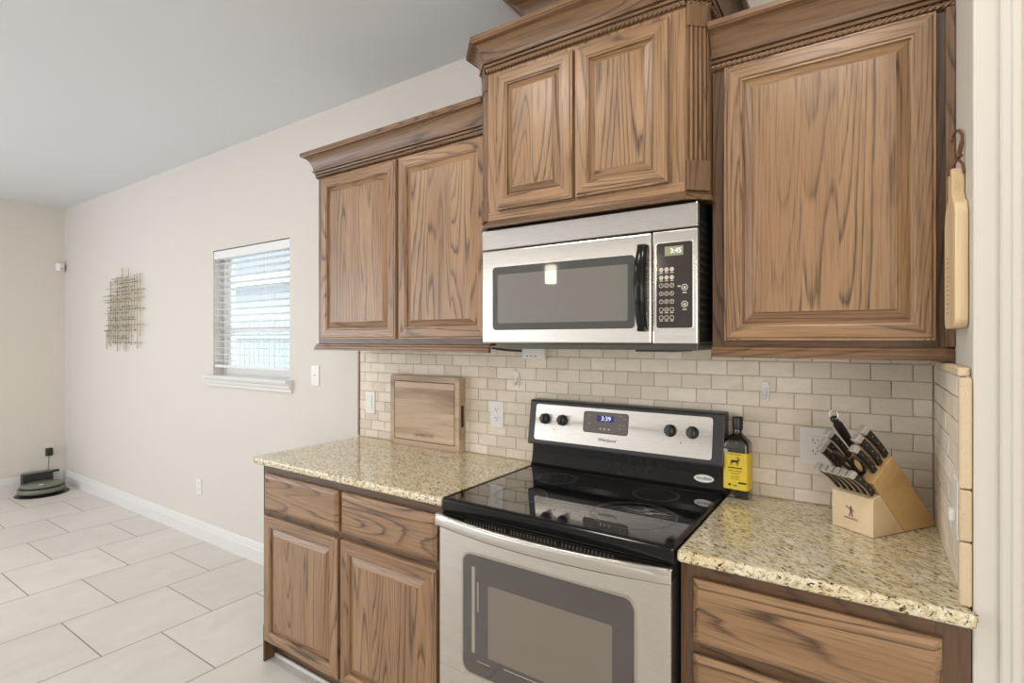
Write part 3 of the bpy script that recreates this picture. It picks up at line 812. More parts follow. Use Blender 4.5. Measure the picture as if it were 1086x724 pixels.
DX0, DX1 = -0.913, -0.735
dp = t.part('display', conplate(MB(), DX0, DX1, 1.083, 1.158, 0.010, 0.001, 0.0030), DISPLAYBOX, parent=con_o)
m = conplate(MB(), DX0-0.002, DX1+0.002, 1.081, 1.160, 0.011, 0.001, 0.0026); t.part('display_bezel', m, BLACK_SATIN, parent=con_o)
t.part('clock_window', conplate(MB(), -0.860, -0.790, 1.125, 1.147, 0.002, 0.002, 0.0034), CLOCKBG, parent=con_o)
def CF(x, z, d): p = CON(x, z, d); return FACE(p[0], p[1], p[2], tl*1.0)
t.part('clock_digits', text_mb('3:39', 0.023, CF(-0.822, 1.136, 0.0038)), LCDLIT, parent=con_o)
DPR = plain('display_grey_print', L(196, 190, 186), 0.5)
for x, z, h in ((-0.842, 1.098, 0.0035), (-0.826, 1.098, 0.0035), (-0.808, 1.098, 0.0035), (-0.765, 1.150, 0.0008), (-0.748, 1.140, 0.0008), (-0.765, 1.118, 0.0008), (-0.750, 1.118, 0.0008), (-0.765, 1.104, 0.0008), (-0.890, 1.145, 0.0008), (-0.890, 1.115, 0.0008)):
    p = CON(x, z, 0.0033); t.part('touch_key', MB().box(x-0.004, x+0.004, p[1]-0.0002, p[1]+0.0004, z-h, z+h), DPR, parent=con_o)
t.part('badge', text_mb('Whirlpool', 0.0175, CF(-0.815, 1.058, 0.0025), 0.0003, shear=0.25), DARKPRINT, parent=con_o)
for kx, kz in ((-1.083, 1.116), (-1.005, 1.116), (-0.579, 1.116), (-0.503, 1.116)):
    m = MB(); p = CON(kx, kz, 0.0022)
    m.lathe([(0.0215, 0.0), (0.0215, 0.004), (0.0185, 0.007), (0.0170, 0.020), (0.0155, 0.022), (0.0, 0.022)], (0,0,0), 28, axis='y')
    m.box(-0.0050, 0.0050, -0.0315, -0.016, -0.0185, 0.0185, bev=0.0025)
    m.xform(Matrix.Translation(p) @ Matrix.Rotation(-tl, 4, 'X')); kb = t.part('knob', m, CHAR, parent=con_o)
for kx, kz in ((-1.041, 1.078), (-0.541, 1.078)): t.part('indicator_light', MB().lathe([(0.0024, 0.0), (0.0024, 0.0008), (0, 0.001)], CON(kx, kz, 0.0024), 10, axis='y'), DARKPRINT, parent=con_o)
m = MB()
cz_, cx_ = 0.960, -0.470; n = 28
A = [(cx_+0.033*math.cos(2*PI*i/n), 0, 0.0125*math.sin(2*PI*i/n)) for i in range(n)]
tl2 = math.atan2(0.010, 0.045)
yA = lambda z: -0.0705+(z-0.930)/0.045*0.010
P_ = [(a[0], yA(cz_+a[2]), cz_+a[2]) for a in A]
m.add([(x, y-0.0012, z) for x, y, z in P_]+P_, [list(range(n)), list(range(n, 2*n))[::-1]]+[(i, n+i, n+(i+1)%n, (i+1)%n) for i in range(n)])
rb = t.part('oval_sticker', m, WHITE_STK)
t.part('sticker_print', text_mb('AccuBake', 0.0125, FACE(cx_, yA(cz_)-0.0016, cz_+0.001, tl2), 0.0002), DARKPRINT, parent=rb)
# vent trim, door, handle, drawer
m = MB().box(MX0+0.004, MX1-0.004, -0.598, RY-0.002, 0.838, 0.8735, bev=0.002); vt = t.part('vent_trim', m, BLACK)
m = MB()
for k in range(44):
    if k % 15 == 14: continue
    x = MX0+0.10+k*0.0115; m.box(x, x+0.0060, RY-0.0026, RY-0.0017, 0.8560, 0.8665)
t.part('vent_slot', m, STEEL_DARK, parent=vt)
DY = -0.640
door = t.part('oven_door', MB().box(MX0+0.003, MX1-0.003, -0.602, DY, 0.235, 0.8375, bev=0.006, seg=3), STEEL)
t.part('door_edge', MB().box(MX0+0.0015, MX1-0.0015, -0.602, DY+0.010, 0.240, 0.842, bev=0.003), BLACK_SATIN, parent=door)
OX0, OX1, OZ0, OZ1 = -1.055, -0.497, 0.405, 0.771
t.part('window_rim', MB().prism(rrect(OX0-0.007, OX1+0.007, OZ0-0.007, OZ1+0.007, 0.035, 8), DY-0.0015, DY+0.003, 'y', bev=0.001), RIM, parent=door)
t.part('window_glass', MB().prism(rrect(OX0, OX1, OZ0, OZ1, 0.030, 8), DY-0.0025, DY+0.003, 'y', bev=0.0006), OVENGLASS, parent=door)
t.part('inner_window', MB().prism(rrect(-0.958, -0.556, 0.470, 0.690, 0.006), DY-0.0031, DY-0.0026, 'y'), OVENINNER, parent=door)
m = MB(); m.box(-1.020, -1.008, DY-0.0031, DY-0.0026, 0.470, 0.735); m.box(-0.999, -0.994, DY-0.0031, DY-0.0026, 0.600, 0.690)
m.box(-1.000, -0.950, DY-0.0031, DY-0.0026, 0.447, 0.450); m.box(-0.90, -0.585, DY-0.0031, DY-0.0026, 0.456, 0.459)
t.part('inner_frame_line', m, RIM, parent=door)
secs = []
for i in range(25):
    f = i/24; x = MX0-0.002+f*(MX1-MX0+0.004); b = 0.042*(1-(2*f-1)**2); y = DY-0.012-b
    secs.append([(x, y+0.012, 0.835), (x, y+0.003, 0.836), (x, y-0.001, 0.843), (x, y-0.001, 0.866), (x, y+0.002, 0.8735), (x, y+0.009, 0.8765), (x, y+0.013, 0.874)])
m = MB().loft(secs)
m.box(MX0-0.002, MX0+0.018, DY+0.004, DY-0.014, 0.838, 0.874, bev=0.002); m.box(MX1-0.018, MX1+0.002, DY+0.004, DY-0.014, 0.838, 0.874, bev=0.002)
t.part('door_handle', m, STEEL, parent=door)
t.part('storage_drawer', MB().box(MX0+0.003, MX1-0.003, -0.602, DY+0.004, 0.075, 0.228, bev=0.006, seg=3), STEEL)

# ------------------------------------------------------------------ cutting board leaning on the backsplash
t = Thing('cutting_board', 'thick square walnut-toned cutting board standing against the backsplash', 'cutting board', (-1.78, -0.03, CT))
bx0, bx1, by0, by1, bz0, bz1 = -2.002, -1.556, -0.0115, -0.056, CT+0.001, 1.258
m = MB(); nrow = 6
zc = [bz0+(bz1-bz0)*i/nrow for i in range(nrow+1)]
for z0, z1 in zip(zc, zc[1:]):
    m.box(bx0, bx1, by0, by1+0.0022, z0, z1, grain='x')
gi, gw = 0.026, 0.0045
def strip(mb, a, b, c, d, y0=by1+0.0023, y1=by1):
    mb.box(a, b, y0, y1, c, d, grain='x')
# the face stands proud around a juice groove
strip(m, bx0, bx0+gi, bz0, bz1); strip(m, bx1-gi, bx1, bz0, bz1); strip(m, bx0+gi, bx1-gi, bz0, bz0+gi); strip(m, bx0+gi, bx1-gi, bz1-gi, bz1)
for z0, z1 in zip(zc, zc[1:]):
    a, b = max(z0, bz0+gi+gw), min(z1, bz1-gi-gw)
    if b > a: strip(m, bx0+gi+gw, bx1-gi-gw, a, b)
o = t.part('board', m, WALNUT)
t.part('juice_groove', MB().box(bx0+gi-0.001, bx1-gi+0.001, by1+0.0026, by1+0.0017, bz0+gi-0.001, bz1-gi+0.001), BROWNPRINT, parent=o)
t.part('side_grip', MB().box(bx1-0.002, bx1+0.0004, by0-0.012, by1+0.014, 1.03, 1.13, bev=0.0003), DARKPRINT, parent=o)
t.part('engraving', text_mb('LAMBRECHT', 0.0200, FACE(-1.775, by1-0.0006, 0.972), 0.0002, space=1.25), DARKPRINT, parent=o)

# paddle board hanging by a leather loop beside the right cabinet
t = Thing('paddle_board', 'pale maple paddle board hanging by a leather loop from the cabinet edge', 'cutting board', (0.153, -0.457, 1.458))
def paddle_outline():
    ya, yb_, z0, z1 = -0.366, -0.548, 1.458, 1.720
    pts = rc(yb_+0.022, z0+0.022, 0.022, PI, 1.5*PI)+rc(ya-0.022, z0+0.022, 0.022, 1.5*PI, 2*PI)
    pts += [(ya, z1-0.03), (ya-0.012, z1-0.008), (ya-0.035, z1+0.006), (-0.432, z1+0.022)]
    pts += [(-0.430, z1+0.05)]+rc(-0.448, 1.779, 0.018, 0, PI/2, 4)+rc(-0.476, 1.779, 0.018, PI/2, PI, 4)
    pts += [(-0.495, z1+0.05), (-0.494, z1+0.022), (yb_+0.04, z1+0.006), (yb_+0.012, z1-0.006), (yb_, z1-0.028)]
    return pts
po = t.part('board', MB().prism(paddle_outline(), 0.1425, 0.1640, 'x', bev=0.003, seg=2), MAPLE)
m = MB()
for k in range(13):
    z = 1.49+k*0.010; m.box(0.1421, 0.1426, -0.415-0.006*(k % 2), -0.432-0.010*((k*7) % 3)/2, z, z+0.0035)
t.part('engraving', m, plain('engraved_maple', L(176, 148, 108), 0.6), parent=po)
m = MB()
nail = Vector((0.1575, -0.3530, 1.893))
loop = [nail, nail+Vector((0.001, -0.05, 0.004)), Vector((0.1590, -0.445, 1.886)), Vector((0.1595, -0.490, 1.862)), Vector((0.1595, -0.497, 1.842)), Vector((0.1580, -0.485, 1.828)), Vector((0.1530, -0.476, 1.815)), Vector((0.1440, -0.470, 1.798)), Vector((0.1395, -0.466, 1.785))]
loop2 = [Vector((0.1590, -0.492, 1.850)), Vector((0.1560, -0.472, 1.832)), Vector((0.1560, -0.480, 1.812)), Vector((0.1600, -0.494, 1.800)), Vector((0.1620, -0.4985, 1.780))]
m.tube(loop, 0.0028, 8); m.tube(loop2, 0.0028, 8)
m.lathe([(0.0, -0.007), (0.0055, -0.004), (0.0060, 0.001), (0.004, 0.006), (0, 0.007)], (0.1560, -0.480, 1.822), 10)
t.part('leather_loop', m, LEATHER)
m = MB().tube([nail+Vector((0, 0.004, 0)), nail+Vector((0, -0.010, 0.001))], 0.0016, 8); m.lathe([(0, 0), (0.0036, 0.0005), (0.0036, 0.002), (0, 0.0026)], tuple(nail+Vector((0, -0.010, 0.001))), 10, axis='y')
o = m.build('brass_nail', CHROME); tag(o, 'small bright nail in the cabinet edge holding the leather loop', 'nail')

# ------------------------------------------------------------------ olive oil bottle
t = Thing('oil_bottle', 'dark square olive oil bottle with yellow label between range and knife block', 'bottle', (-0.362, -0.058, CT))
bw, bd = 0.0395, 0.0300
def sq(hx, hy, z, r):
    r = min(r, hx*0.98, hy*0.98); out = []
    for sx, sy, a in ((1, 1, 0), (-1, 1, PI/2), (-1, -1, PI), (1, -1, 1.5*PI)):
        out += [(sx*(hx-r)+r*math.cos(a+PI/2*i/4), sy*(hy-r)+r*math.sin(a+PI/2*i/4), z) for i in range(5)]
    return out
prof = [(0.92, 0.0015, 0.012), (1.0, 0.006, 0.010), (1.0, 0.172, 0.010), (0.98, 0.180, 0.012), (0.88, 0.190, 0.016), (0.66, 0.200, 0.02), (0.43, 0.206, 0.02), (0.34, 0.212, 0.02), (0.32, 0.222, 0.02)]
secs = []
for s_, z, r in prof:
    hx = bw*s_; hy = bd*s_ if s_ > 0.6 else max(bd*s_, min(hx, bd))
    if s_ < 0.5: hx = hy = bw*s_
    secs.append(sq(hx, hy, z, r if s_ > 0.6 else 1))
RB = Matrix.Translation((-0.362, -0.060, CT)) @ Matrix.Rotation(-0.10, 4, 'Z')
t.part('glass_body', MB().loft(secs).xform(RB), BOTTLEGLASS)
t.part('cap', MB().lathe([(0.0150, 0.2222), (0.0158, 0.226), (0.0158, 0.262), (0.0145, 0.265), (0.0, 0.265)], (0,0,0), 20).xform(RB), BLACK_SATIN)
m = MB()
lb = [sq(bw+0.0006, bd+0.0006, z, 0.0105) for z in (0.030, 0.150)]; m.loft(lb, cap=False); lab = t.part('label_wrap', m.xform(RB), YEL)
def LB(x, z, s=0.0012): return RB @ Matrix.Translation((x, -bd-s, z)) @ Matrix.Rotation(PI/2, 4, 'X')
m = MB()
text_mb('TERRA DELYSSA', 0.0056, LB(0, 0.1445), 0.0001, m)
text_mb('EXTRA VIRGIN', 0.0068, LB(0, 0.0905), 0.0001, m); text_mb('OLIVE OIL', 0.0060, LB(0, 0.0825), 0.0001, m)
text_mb('COLD PRESSED', 0.0040, LB(0, 0.0720), 0.0001, m); text_mb('100% ORGANIC', 0.0040, LB(0, 0.0655), 0.0001, m)
# leaping antelope emblem, bar, small seal and pill
def flat(mb, pts, s=0.0012):
    mb.add([RB @ Vector((x, -bd-s, z)) for x, z in pts], [list(range(len(pts)))])
ant = [(-0.014, 0.121), (-0.011, 0.1255), (-0.004, 0.1262), (0.003, 0.1252), (0.008, 0.1275), (0.012, 0.1305), (0.0165, 0.1290), (0.0160, 0.1270), (0.0125, 0.1255), (0.0100, 0.1210), (0.0060, 0.1190), (-0.004, 0.1188), (-0.010, 0.1195)]
flat(m, ant)
for a in ([(-0.0125, 0.121), (-0.0150, 0.1140), (-0.0130, 0.1080), (-0.0118, 0.1082), (-0.0130, 0.1138), (-0.0095, 0.1195)], [(-0.0095, 0.1200), (-0.0100, 0.1130), (-0.0085, 0.1075), (-0.0073, 0.1078), (-0.0082, 0.1130), (-0.0060, 0.1192)],
          [(0.0050, 0.1195), (0.0045, 0.1130), (0.0060, 0.1075), (0.0072, 0.1078), (0.0062, 0.1130), (0.0085, 0.1200)], [(0.0080, 0.1200), (0.0095, 0.1140), (0.0088, 0.1085), (0.0100, 0.1085), (0.0112, 0.1142), (0.0105, 0.1210)],
          [(0.0110, 0.1300), (0.0080, 0.1345), (0.0020, 0.1352), (0.0022, 0.1342), (0.0072, 0.1332), (0.0095, 0.1292)], [(0.0135, 0.1305), (0.0120, 0.1370), (0.0065, 0.1388), (0.0066, 0.1378), (0.0108, 0.1360), (0.0118, 0.1302)],
          [(-0.0225, 0.0990), (0.0225, 0.0990), (0.0225, 0.1025), (-0.0225, 0.1025)], [(0.012, 0.0505), (0.034, 0.0505), (0.037, 0.0535), (0.034, 0.0565), (0.012, 0.0565), (0.0095, 0.0535)],
          [(-0.021, 0.0415), (-0.013, 0.0415), (-0.013, 0.0480), (-0.021, 0.0480)]): flat(m, a)
t.part('label_print', m, DARKPRINT, parent=lab)
m = MB(); flat(m, [(-0.006, 0.040), (0.006, 0.040), (0.006, 0.047), (-0.006, 0.047)]); t.part('label_seal', m, plain('seal_green', L(120, 160, 120), 0.5), parent=lab)
m = MB(); n = 18; flat(m, [(-0.030+0.0085*math.cos(2*PI*i/n), 0.1525+0.0085*math.sin(2*PI*i/n)) for i in range(n)], 0.0016); t.part('round_seal', m, plain('seal_silver', L(176, 174, 176), 0.35), parent=lab)

# ------------------------------------------------------------------ knife block and its knives
KO = Vector((0.007, -0.262, CT+0.001)); ang = math.atan2(0.82, 0.57)
KM = Matrix.Translation(KO) @ Matrix.Rotation(ang, 4, 'Z')         # local x = towards the back, y = across to the left, z = up
t = Thing('knife_block', 'honey-coloured wooden knife block with slanted body in the counter corner', 'knife block', tuple(KO))
W_ = 0.116
m = MB().prism([(0.0, 0.143), (0.075, 0.209), (0.253, 0.012), (0.249, 0.0), (0.1265, 0.0)], 0.0, W_, 'y', bev=0.003, seg=2, grain='x'); t.part('slanted_body', m.xform(KM), BLOCKWOOD)
m = MB().prism([(0.0, 0.0), (0.0, 0.100), (0.028, 0.1105), (0.1255, 0.0)], 0.0, W_, 'y', bev=0.0022, seg=2, grain='x'); wf = t.part('front_base', m.xform(KM), MAPLE)
def KF(y, z): return KM @ Matrix.Translation((-0.0006, y, z)) @ Matrix.Rotation(-PI/2, 4, 'Z') @ Matrix.Rotation(PI/2, 4, 'X')
m = MB(); text_mb('HENCKELS', 0.0075, KF(0.060, 0.0335), 0.0001, m, space=1.1)
def kf(pts): m.add([KF(0.060, 0.052) @ Vector((x, y, 0.0003)) for x, y in pts], [list(range(len(pts)))])
kf([(0.0028*math.cos(2*PI*i/10), 0.0125+0.0028*math.sin(2*PI*i/10)) for i in range(10)])
for a in ([(-0.0030, 0.009), (0.0030, 0.009), (0.0022, -0.001), (-0.0022, -0.001)], [(-0.0030, 0.009), (-0.0130, 0.0120), (-0.0135, 0.0095), (-0.0025, 0.0055)], [(-0.0140, 0.0145), (-0.0115, 0.0145), (-0.0115, 0.009), (-0.0140, 0.009)],
          [(0.0030, 0.009), (0.0078, 0.0040), (0.0048, -0.0018), (0.0036, -0.0002), (0.0056, 0.0036), (0.0022, 0.0062)], [(-0.0022, -0.001), (0.0003, -0.001), (-0.0036, -0.0130), (-0.0064, -0.0130)], [(-0.0003, -0.001), (0.0022, -0.001), (0.0066, -0.0135), (0.0038, -0.0135)]): kf(a)
t.part('brand_mark', m, BROWNPRINT, parent=wf)
AX = Vector((-0.67, 0, 0.742)).normalized(); TX = Vector((0.742, 0, 0.67)).normalized()
def KAXES(base):       # local frame: x = up the slope, y = across, z = out of the slot
    Mx = Matrix.Identity(4)
    for r in range(3): Mx[r][0] = TX[r]; Mx[r][1] = (0, 1, 0)[r]; Mx[r][2] = AX[r]; Mx[r][3] = base[r]
    return KM @ Mx
def make_knife(name, label, cat, ln=0.112, hw=0.0125, th=0.0085, group=None, bend=0.016):
    """handle points out along +z, spine towards +x"""
    t = Thing(name, label, cat, local=True, group=group)
    def sect(f, kx, ky):
        c = -bend*f**2.2; wx = hw*(0.78+0.30*abs(f-0.35)+0.15*f); z = ln*f
        return [(c+wx*kx*a, th*ky*b, z) for a, b in ((-1, -0.55), (-0.8, -1), (0.8, -1), (1, -0.55), (1, 0.55), (0.8, 1), (-0.8, 1), (-1, 0.55))]
    h = t.part('handle', MB().loft([sect(f, 1, 1) for f in [0.04+0.80*i/8 for i in range(9)]], smooth=False), HANDLEBLK)
    m = MB().loft([[(x, max(-0.0013, min(0.0013, y)), z) for x, y, z in sect(f, 1.05, 1)] for f in [0.03+0.82*i/8 for i in range(9)]], smooth=False)
    t.part('tang', m, CHROME, parent=h)
    t.part('end_cap', MB().loft([sect(0.842, 1.03, 1.03), sect(0.90, 1.06, 1.05), sect(0.97, 1.06, 1.02), sect(1.0, 0.92, 0.8)], smooth=False), CAPSTEEL)
    for f in (0.22, 0.45, 0.68):
        t.part('rivet', MB().lathe([(0.0, -th-0.0004), (0.0018, -th-0.0004), (0.0018, th+0.0004), (0.0, th+0.0004)], (-bend*f**2.2, 0, ln*f), 8, axis='y'), RIVET, parent=h)
    m = MB().box(-hw*0.75, hw*0.75, -th*0.75, th*0.75, 0.0004, ln*0.06, bev=0.0012); t.part('bolster', m, CHROME)
    return t.o
def slot(tt, ww): return (0.0+TX.x*tt, ww, 0.143+TX.z*tt)
K0 = make_knife('kitchen_knife', 'uppermost of the right-hand row of large black-handled knives in the block', 'knife', ln=0.122, hw=0.0112)
def place(o, base, twist=0.0, sc=1.0):
    M = KAXES(base) @ Matrix.Rotation(twist, 4, 'Y') @ Matrix.Diagonal((sc, sc, sc, 1)); o.matrix_world = M; return o
place(K0, slot(0.0945, 0.016))
spots = [(0.0645, 0.016, 1.0, 'second knife down in the right-hand row of the block, silver butt'), (0.037, 0.016, 0.88, 'shorter knife behind the shears, lowest of the right-hand row'),
         (0.069, 0.104, 0.93, 'large black-handled knife in front of the sharpening steel'), (0.0445, 0.105, 0.86, 'middle of the three knives in the left row, under the largest'), (0.0215, 0.106, 0.84, 'lowest left knife, just above the steak knives')]
for tt, ww, sc, lb in spots:
    k = copy_tree(K0); k['label'] = lb; place(k, slot(tt, ww), 0.0, sc)
lastrow = None
sl = ['steak knife at the far left of the front row, against the outlet wall', 'second steak knife from the left in the front row', 'third steak knife from the left in the front row', 'fourth steak knife from the left in the front row',
      'fifth steak knife from the left, beside the end one with rivets showing', 'steak knife at the right end of the front row, three rivets showing']
S0 = make_knife('steak_knife', sl[0], 'knife', ln=0.106, hw=0.0100, th=0.0064, group='steak knives along the front of the block', bend=0.020)
for i in range(6):
    k = S0 if i == 0 else copy_tree(S0); k['label'] = sl[i]
    place(k, (0.0125, 0.103-i*0.0186, 0.1105), -0.02)
# sharpening steel
t = Thing('sharpening_steel', 'black sharpening steel with a hanging ring standing highest in the block', 'sharpening steel', local=True)
h = t.part('handle', MB().lathe([(0.007, 0.0), (0.010, 0.006), (0.0095, 0.03), (0.0125, 0.075), (0.0120, 0.105), (0.0075, 0.113), (0.0095, 0.120), (0.0095, 0.128), (0.006, 0.132), (0, 0.133)], (0,0,0), 18), HANDLEBLK)
m = MB().tube([(0.0105*math.cos(2*PI*i/20)+0.006, 0.004*math.sin(2*PI*i/20)*0+0.0135*math.sin(2*PI*i/20), 0.134+0.009*math.cos(2*PI*i/20)) for i in range(20)], 0.0011, 6, closed=True); t.part('hanging_ring', m, CHROME)
place(t.o, slot(0.094, 0.099))
# shears: two oval loops standing out of the block
t = Thing('kitchen_shears', 'black-handled kitchen shears with two oval loops in the middle of the block', 'shears', local=True)
for s_ in (-1, 1):
    m = MB(); pts = []
    for i in range(24):
        a = 2*PI*i/24; x, z = 0.0150*math.cos(a), 0.033*math.sin(a)
        q = s_*0.30; pts.append((0.002*s_, s_*0.0215+x*math.cos(q)+z*math.sin(q), 0.054+z*math.cos(q)-x*math.sin(q)))
    m.tube(pts, 0.0050, 8, closed=True); m.tube([(0.0015*s_, s_*0.0055, 0.0052), (0.0015*s_, s_*0.007, 0.010), (0.002*s_, s_*0.0150, 0.024)], [0.0048, 0.0056, 0.0048], 8)
    t.part('handle_loop', m, HANDLEBLK)
m = MB().lathe([(0, 0), (0.0045, 0), (0.0045, 0.003), (0, 0.0035)], (0.004, 0, 0.010), 12, axis='x'); t.part('pivot_screw', m, CHROME)
place(t.o, slot(0.011, 0.040), 0.0)

# ------------------------------------------------------------------ outlets, switches, hooks
def plate(name, label, cat, x, z, y=-0.0108, kind='duplex', w=0.072, h=0.116, group=None):
    t = Thing(name, label, cat, (x, y, z), group)
    t.part('cover_plate', MB().box(x-w/2, x+w/2, y, y-0.0055, z-h/2, z+h/2, bev=0.0022, seg=2), WHITE_PL)
    if kind == 'duplex':
        for dz in (0.0195, -0.0195):
            r = t.part('receptacle', MB().prism(rrect(x-0.017, x+0.017, z+dz-0.014, z+dz+0.014, 0.008), y-0.0068, y-0.005, 'y'), WHITE_PL)
            m = MB(); m.box(x-0.0075, x-0.0055, y-0.0072, y-0.0066, z+dz-0.001, z+dz+0.008); m.box(x+0.0055, x+0.0075, y-0.0072, y-0.0066, z+dz, z+dz+0.007); m.lathe([(0.0025, 0.0066), (0.0025, 0.0072)], (x, y, z+dz-0.007), 8, axis='y')
            t.part('socket_slot', m, SLOT, parent=r)
    elif kind == 'rocker':
        t.part('rocker', MB().box(x-0.0165, x+0.0165, y-0.0085, y-0.005, z-0.033, z+0.033, bev=0.0015), WHITE_PL)
    elif kind == 'decora':
        t.part('receptacle', MB().box(x-0.0165, x+0.0165, y-0.0072, y-0.005, z-0.033, z+0.033, bev=0.001), WHITE_PL)
        m = MB()
        for dz in (0.017, -0.017): m.box(x-0.0075, x-0.0055, y-0.0076, y-0.007, z+dz-0.001, z+dz+0.007); m.box(x+0.0055, x+0.0075, y-0.0076, y-0.007, z+dz, z+dz+0.007); m.lathe([(0.0022, 0.007), (0.0022, 0.0076)], (x, y, z+dz-0.006), 8, axis='y')
        t.part('socket_slot', m, SLOT)
    else:
        t.part('jack', MB().lathe([(0.005, 0.005), (0.005, 0.009), (0.002, 0.009), (0.002, 0.006)], (x, y, z), 10, axis='y'), CHROME if kind == 'jack' else WHITE_PL)
    return t
plate('power_outlet', 'white duplex outlet on the tile between cutting board and range', 'outlet', -1.374, 1.103)
plate('power_outlet', 'white two-gang-wide outlet on the tile behind the knives', 'outlet', -0.142, 1.098, kind='decora', w=0.086, h=0.118)
plate('light_switch', 'white rocker switch on the tile left of the cutting board', 'switch', -2.200, 1.102, kind='rocker')
plate('wall_jack_plate', 'white jack plate on the painted wall right of the window', 'wall plate', -2.683, 1.226, y=-0.0005, kind='jack', w=0.074, h=0.120)
plate('power_outlet', 'white outlet low on the painted wall above the baseboard', 'outlet', -4.035, 0.372, y=-0.0005)
# outlet under the microwave's left end, with its black lead
t = Thing('power_outlet', 'white horizontal outlet strip tucked under the left end of the microwave', 'outlet', (-1.175, -0.0108, 1.372))
t.part('cover_plate', MB().box(-1.232, -1.118, -0.0108, -0.030, 1.352, 1.397, bev=0.003), WHITE_PL)
m = MB()
for x in (-1.205, -1.185, -1.165): m.box(x-0.004, x+0.004, -0.0302, -0.0296, 1.362, 1.366)
t.part('socket_slot', m, SLOT)
m = MB().tube([(-1.40, -0.016, 1.396), (-1.34, -0.018, 1.389), (-1.28, -0.018, 1.386), (-1.236, -0.020, 1.385)], 0.0045, 8)
o = m.build('power_lead', BLACK_SATIN); tag(o, 'short black lead running into the outlet strip under the microwave', 'cable')
# outlet on the side tile, seen edge-on
t = Thing('power_outlet', 'white outlet on the side tile of the wing wall, seen edge-on', 'outlet', (XR-0.0138, -0.50, 1.09))
t.part('cover_plate', MB().box(XR-0.0138, XR-0.0190, -0.545, -0.473, 1.030, 1.148, bev=0.002), WHITE_PL)
t.part('child_guard', MB().box(XR-0.0188, XR-0.0300, -0.527, -0.497, 1.060, 1.084, bev=0.004), WHITE_PL)
# adhesive hooks
def hook(label, x, z):
    t = Thing('adhesive_hook', label, 'hook', (x, -0.0108, z), 'white adhesive hooks on the backsplash')
    m = MB().prism(rrect(x-0.012, x+0.012, z-0.034, z+0.034, 0.0118, 8), -0.0165, -0.0108, 'y', bev=0.0018, seg=2); t.part('base', m, WHITE_PL)
    m = MB().tube([(x, -0.017, z+0.010), (x, -0.020, z-0.006), (x, -0.024, z-0.018), (x, -0.030, z-0.022), (x, -0.034, z-0.016), (x, -0.035, z-0.010)], [0.006, 0.0062, 0.006, 0.0055, 0.005, 0.004], 10); t.part('prong', m, WHITE_PL)
hook('white adhesive hook on the tile above the outlet left of the range', -1.267, 1.262)
hook('white adhesive hook on the tile above and right of the oil bottle', -0.286, 1.264)

# ------------------------------------------------------------------ window blind
t = Thing('window_blind', 'white slatted blind with open slats in the small window', 'blind', (-3.39, 0.03, 1.24))
bxa, bxb = WX0+0.006, WX1-0.006
t.part('head_rail', MB().box(bxa, bxb, 0.002, 0.060, 1.995, 2.052, bev=0.004), SLATW)
m = MB(); ns = 16
for k in range(ns):
    z = 1.287+k*0.0450
    A = []
    for i in range(5):
        f = i/4-0.5; yy = 0.032+f*0.048; A.append((yy, z+0.0025*(1-4*f*f)-f*0.006))
    B = [(y, z_-0.0026) for y, z_ in A[::-1]]
    m.prism(A+B, bxa+0.004, bxb-0.004, 'x')
t.part('slats', m, SLATW)
t.part('bottom_rail', MB().box(bxa+0.004, bxb-0.004, 0.008, 0.056, 1.240, 1.258, bev=0.003), SLATW)
m = MB()
for x in (bxa+0.14, (bxa+bxb)/2+0.1, bxb-0.16):
    for y in (0.0065, 0.0575): m.tube([(x, y, 1.25), (x, y, 2.0)], 0.0011, 6)
t.part('ladder_cord', m, WHITE_PL)
t.part('tilt_wand', MB().tube([(bxa+0.075, 0.000, 2.00), (bxa+0.073, -0.004, 1.96), (bxa+0.073, -0.004, 1.42)], 0.0042, 8), plain('clear_wand', L(190, 195, 200), 0.2))

# ------------------------------------------------------------------ metal wall art
t = Thing('wall_sculpture', 'openwork grid of thin champagne metal rods on the far end of the wall', 'wall art', (-5.28, -0.02, 1.68))
ax0, az0, aw_, ah = -5.66, 1.315, 0.77, 0.735
RA = random.Random(11)
vx = [0.02, 0.075, 0.13, 0.20, 0.255, 0.31, 0.375, 0.44, 0.50, 0.545, 0.61, 0.68, 0.76, 0.83, 0.90]
vlo = [0.05, 0.10, 0.08, 0.14, 0.10, 0.02, 0.10, 0.12, 0.04, 0.02, 0.12, 0.10, 0.26, 0.06, 0.20]
vhi = [0.28, 0.50, 0.86, 0.70, 0.68, 0.90, 0.78, 1.00, 0.86, 0.80, 0.98, 0.76, 0.90, 0.91, 0.91]
for k, (a, lo, hi) in enumerate(zip(vx, vlo, vhi)):
    x = ax0+aw_*a; m = MB().box(x-0.0035, x+0.0035, -0.022, -0.015, az0+ah*lo, az0+ah*hi, bev=0.001)
    if k in (4, 11): m.box(x-0.003, x+0.003, -0.0155, -0.0005, az0+ah*0.2, az0+ah*0.2+0.006); m.box(x-0.003, x+0.003, -0.0155, -0.0005, az0+ah*0.6, az0+ah*0.6+0.006)
    t.part('upright_rod', m, GOLD)
for k in range(19):
    z = az0+ah*(0.13+0.76*k/18+RA.uniform(-0.012, 0.012)); a = RA.uniform(-0.02, 0.22); b = RA.uniform(0.62, 1.0)
    if k in (3, 8, 12, 13): a = -0.04
    if k in (5, 9, 12, 14): b = 1.03
    m = MB().box(ax0+aw_*a, ax0+aw_*b, -0.030, -0.0215, z-0.003, z+0.003, bev=0.001)
    for v, lo, hi in zip(vx, vlo, vhi):      # weld beads where rods cross
        if lo < (z-az0)/ah < hi and a < v < b and RA.random() < 0.62: m.lathe([(0, 0.0285), (0.0058, 0.0295), (0.0058, 0.033), (0, 0.035)], (ax0+aw_*v, 0, z), 8, axis='y', mat=1)
    t.part('cross_rod', m, [GOLD, GUNM])

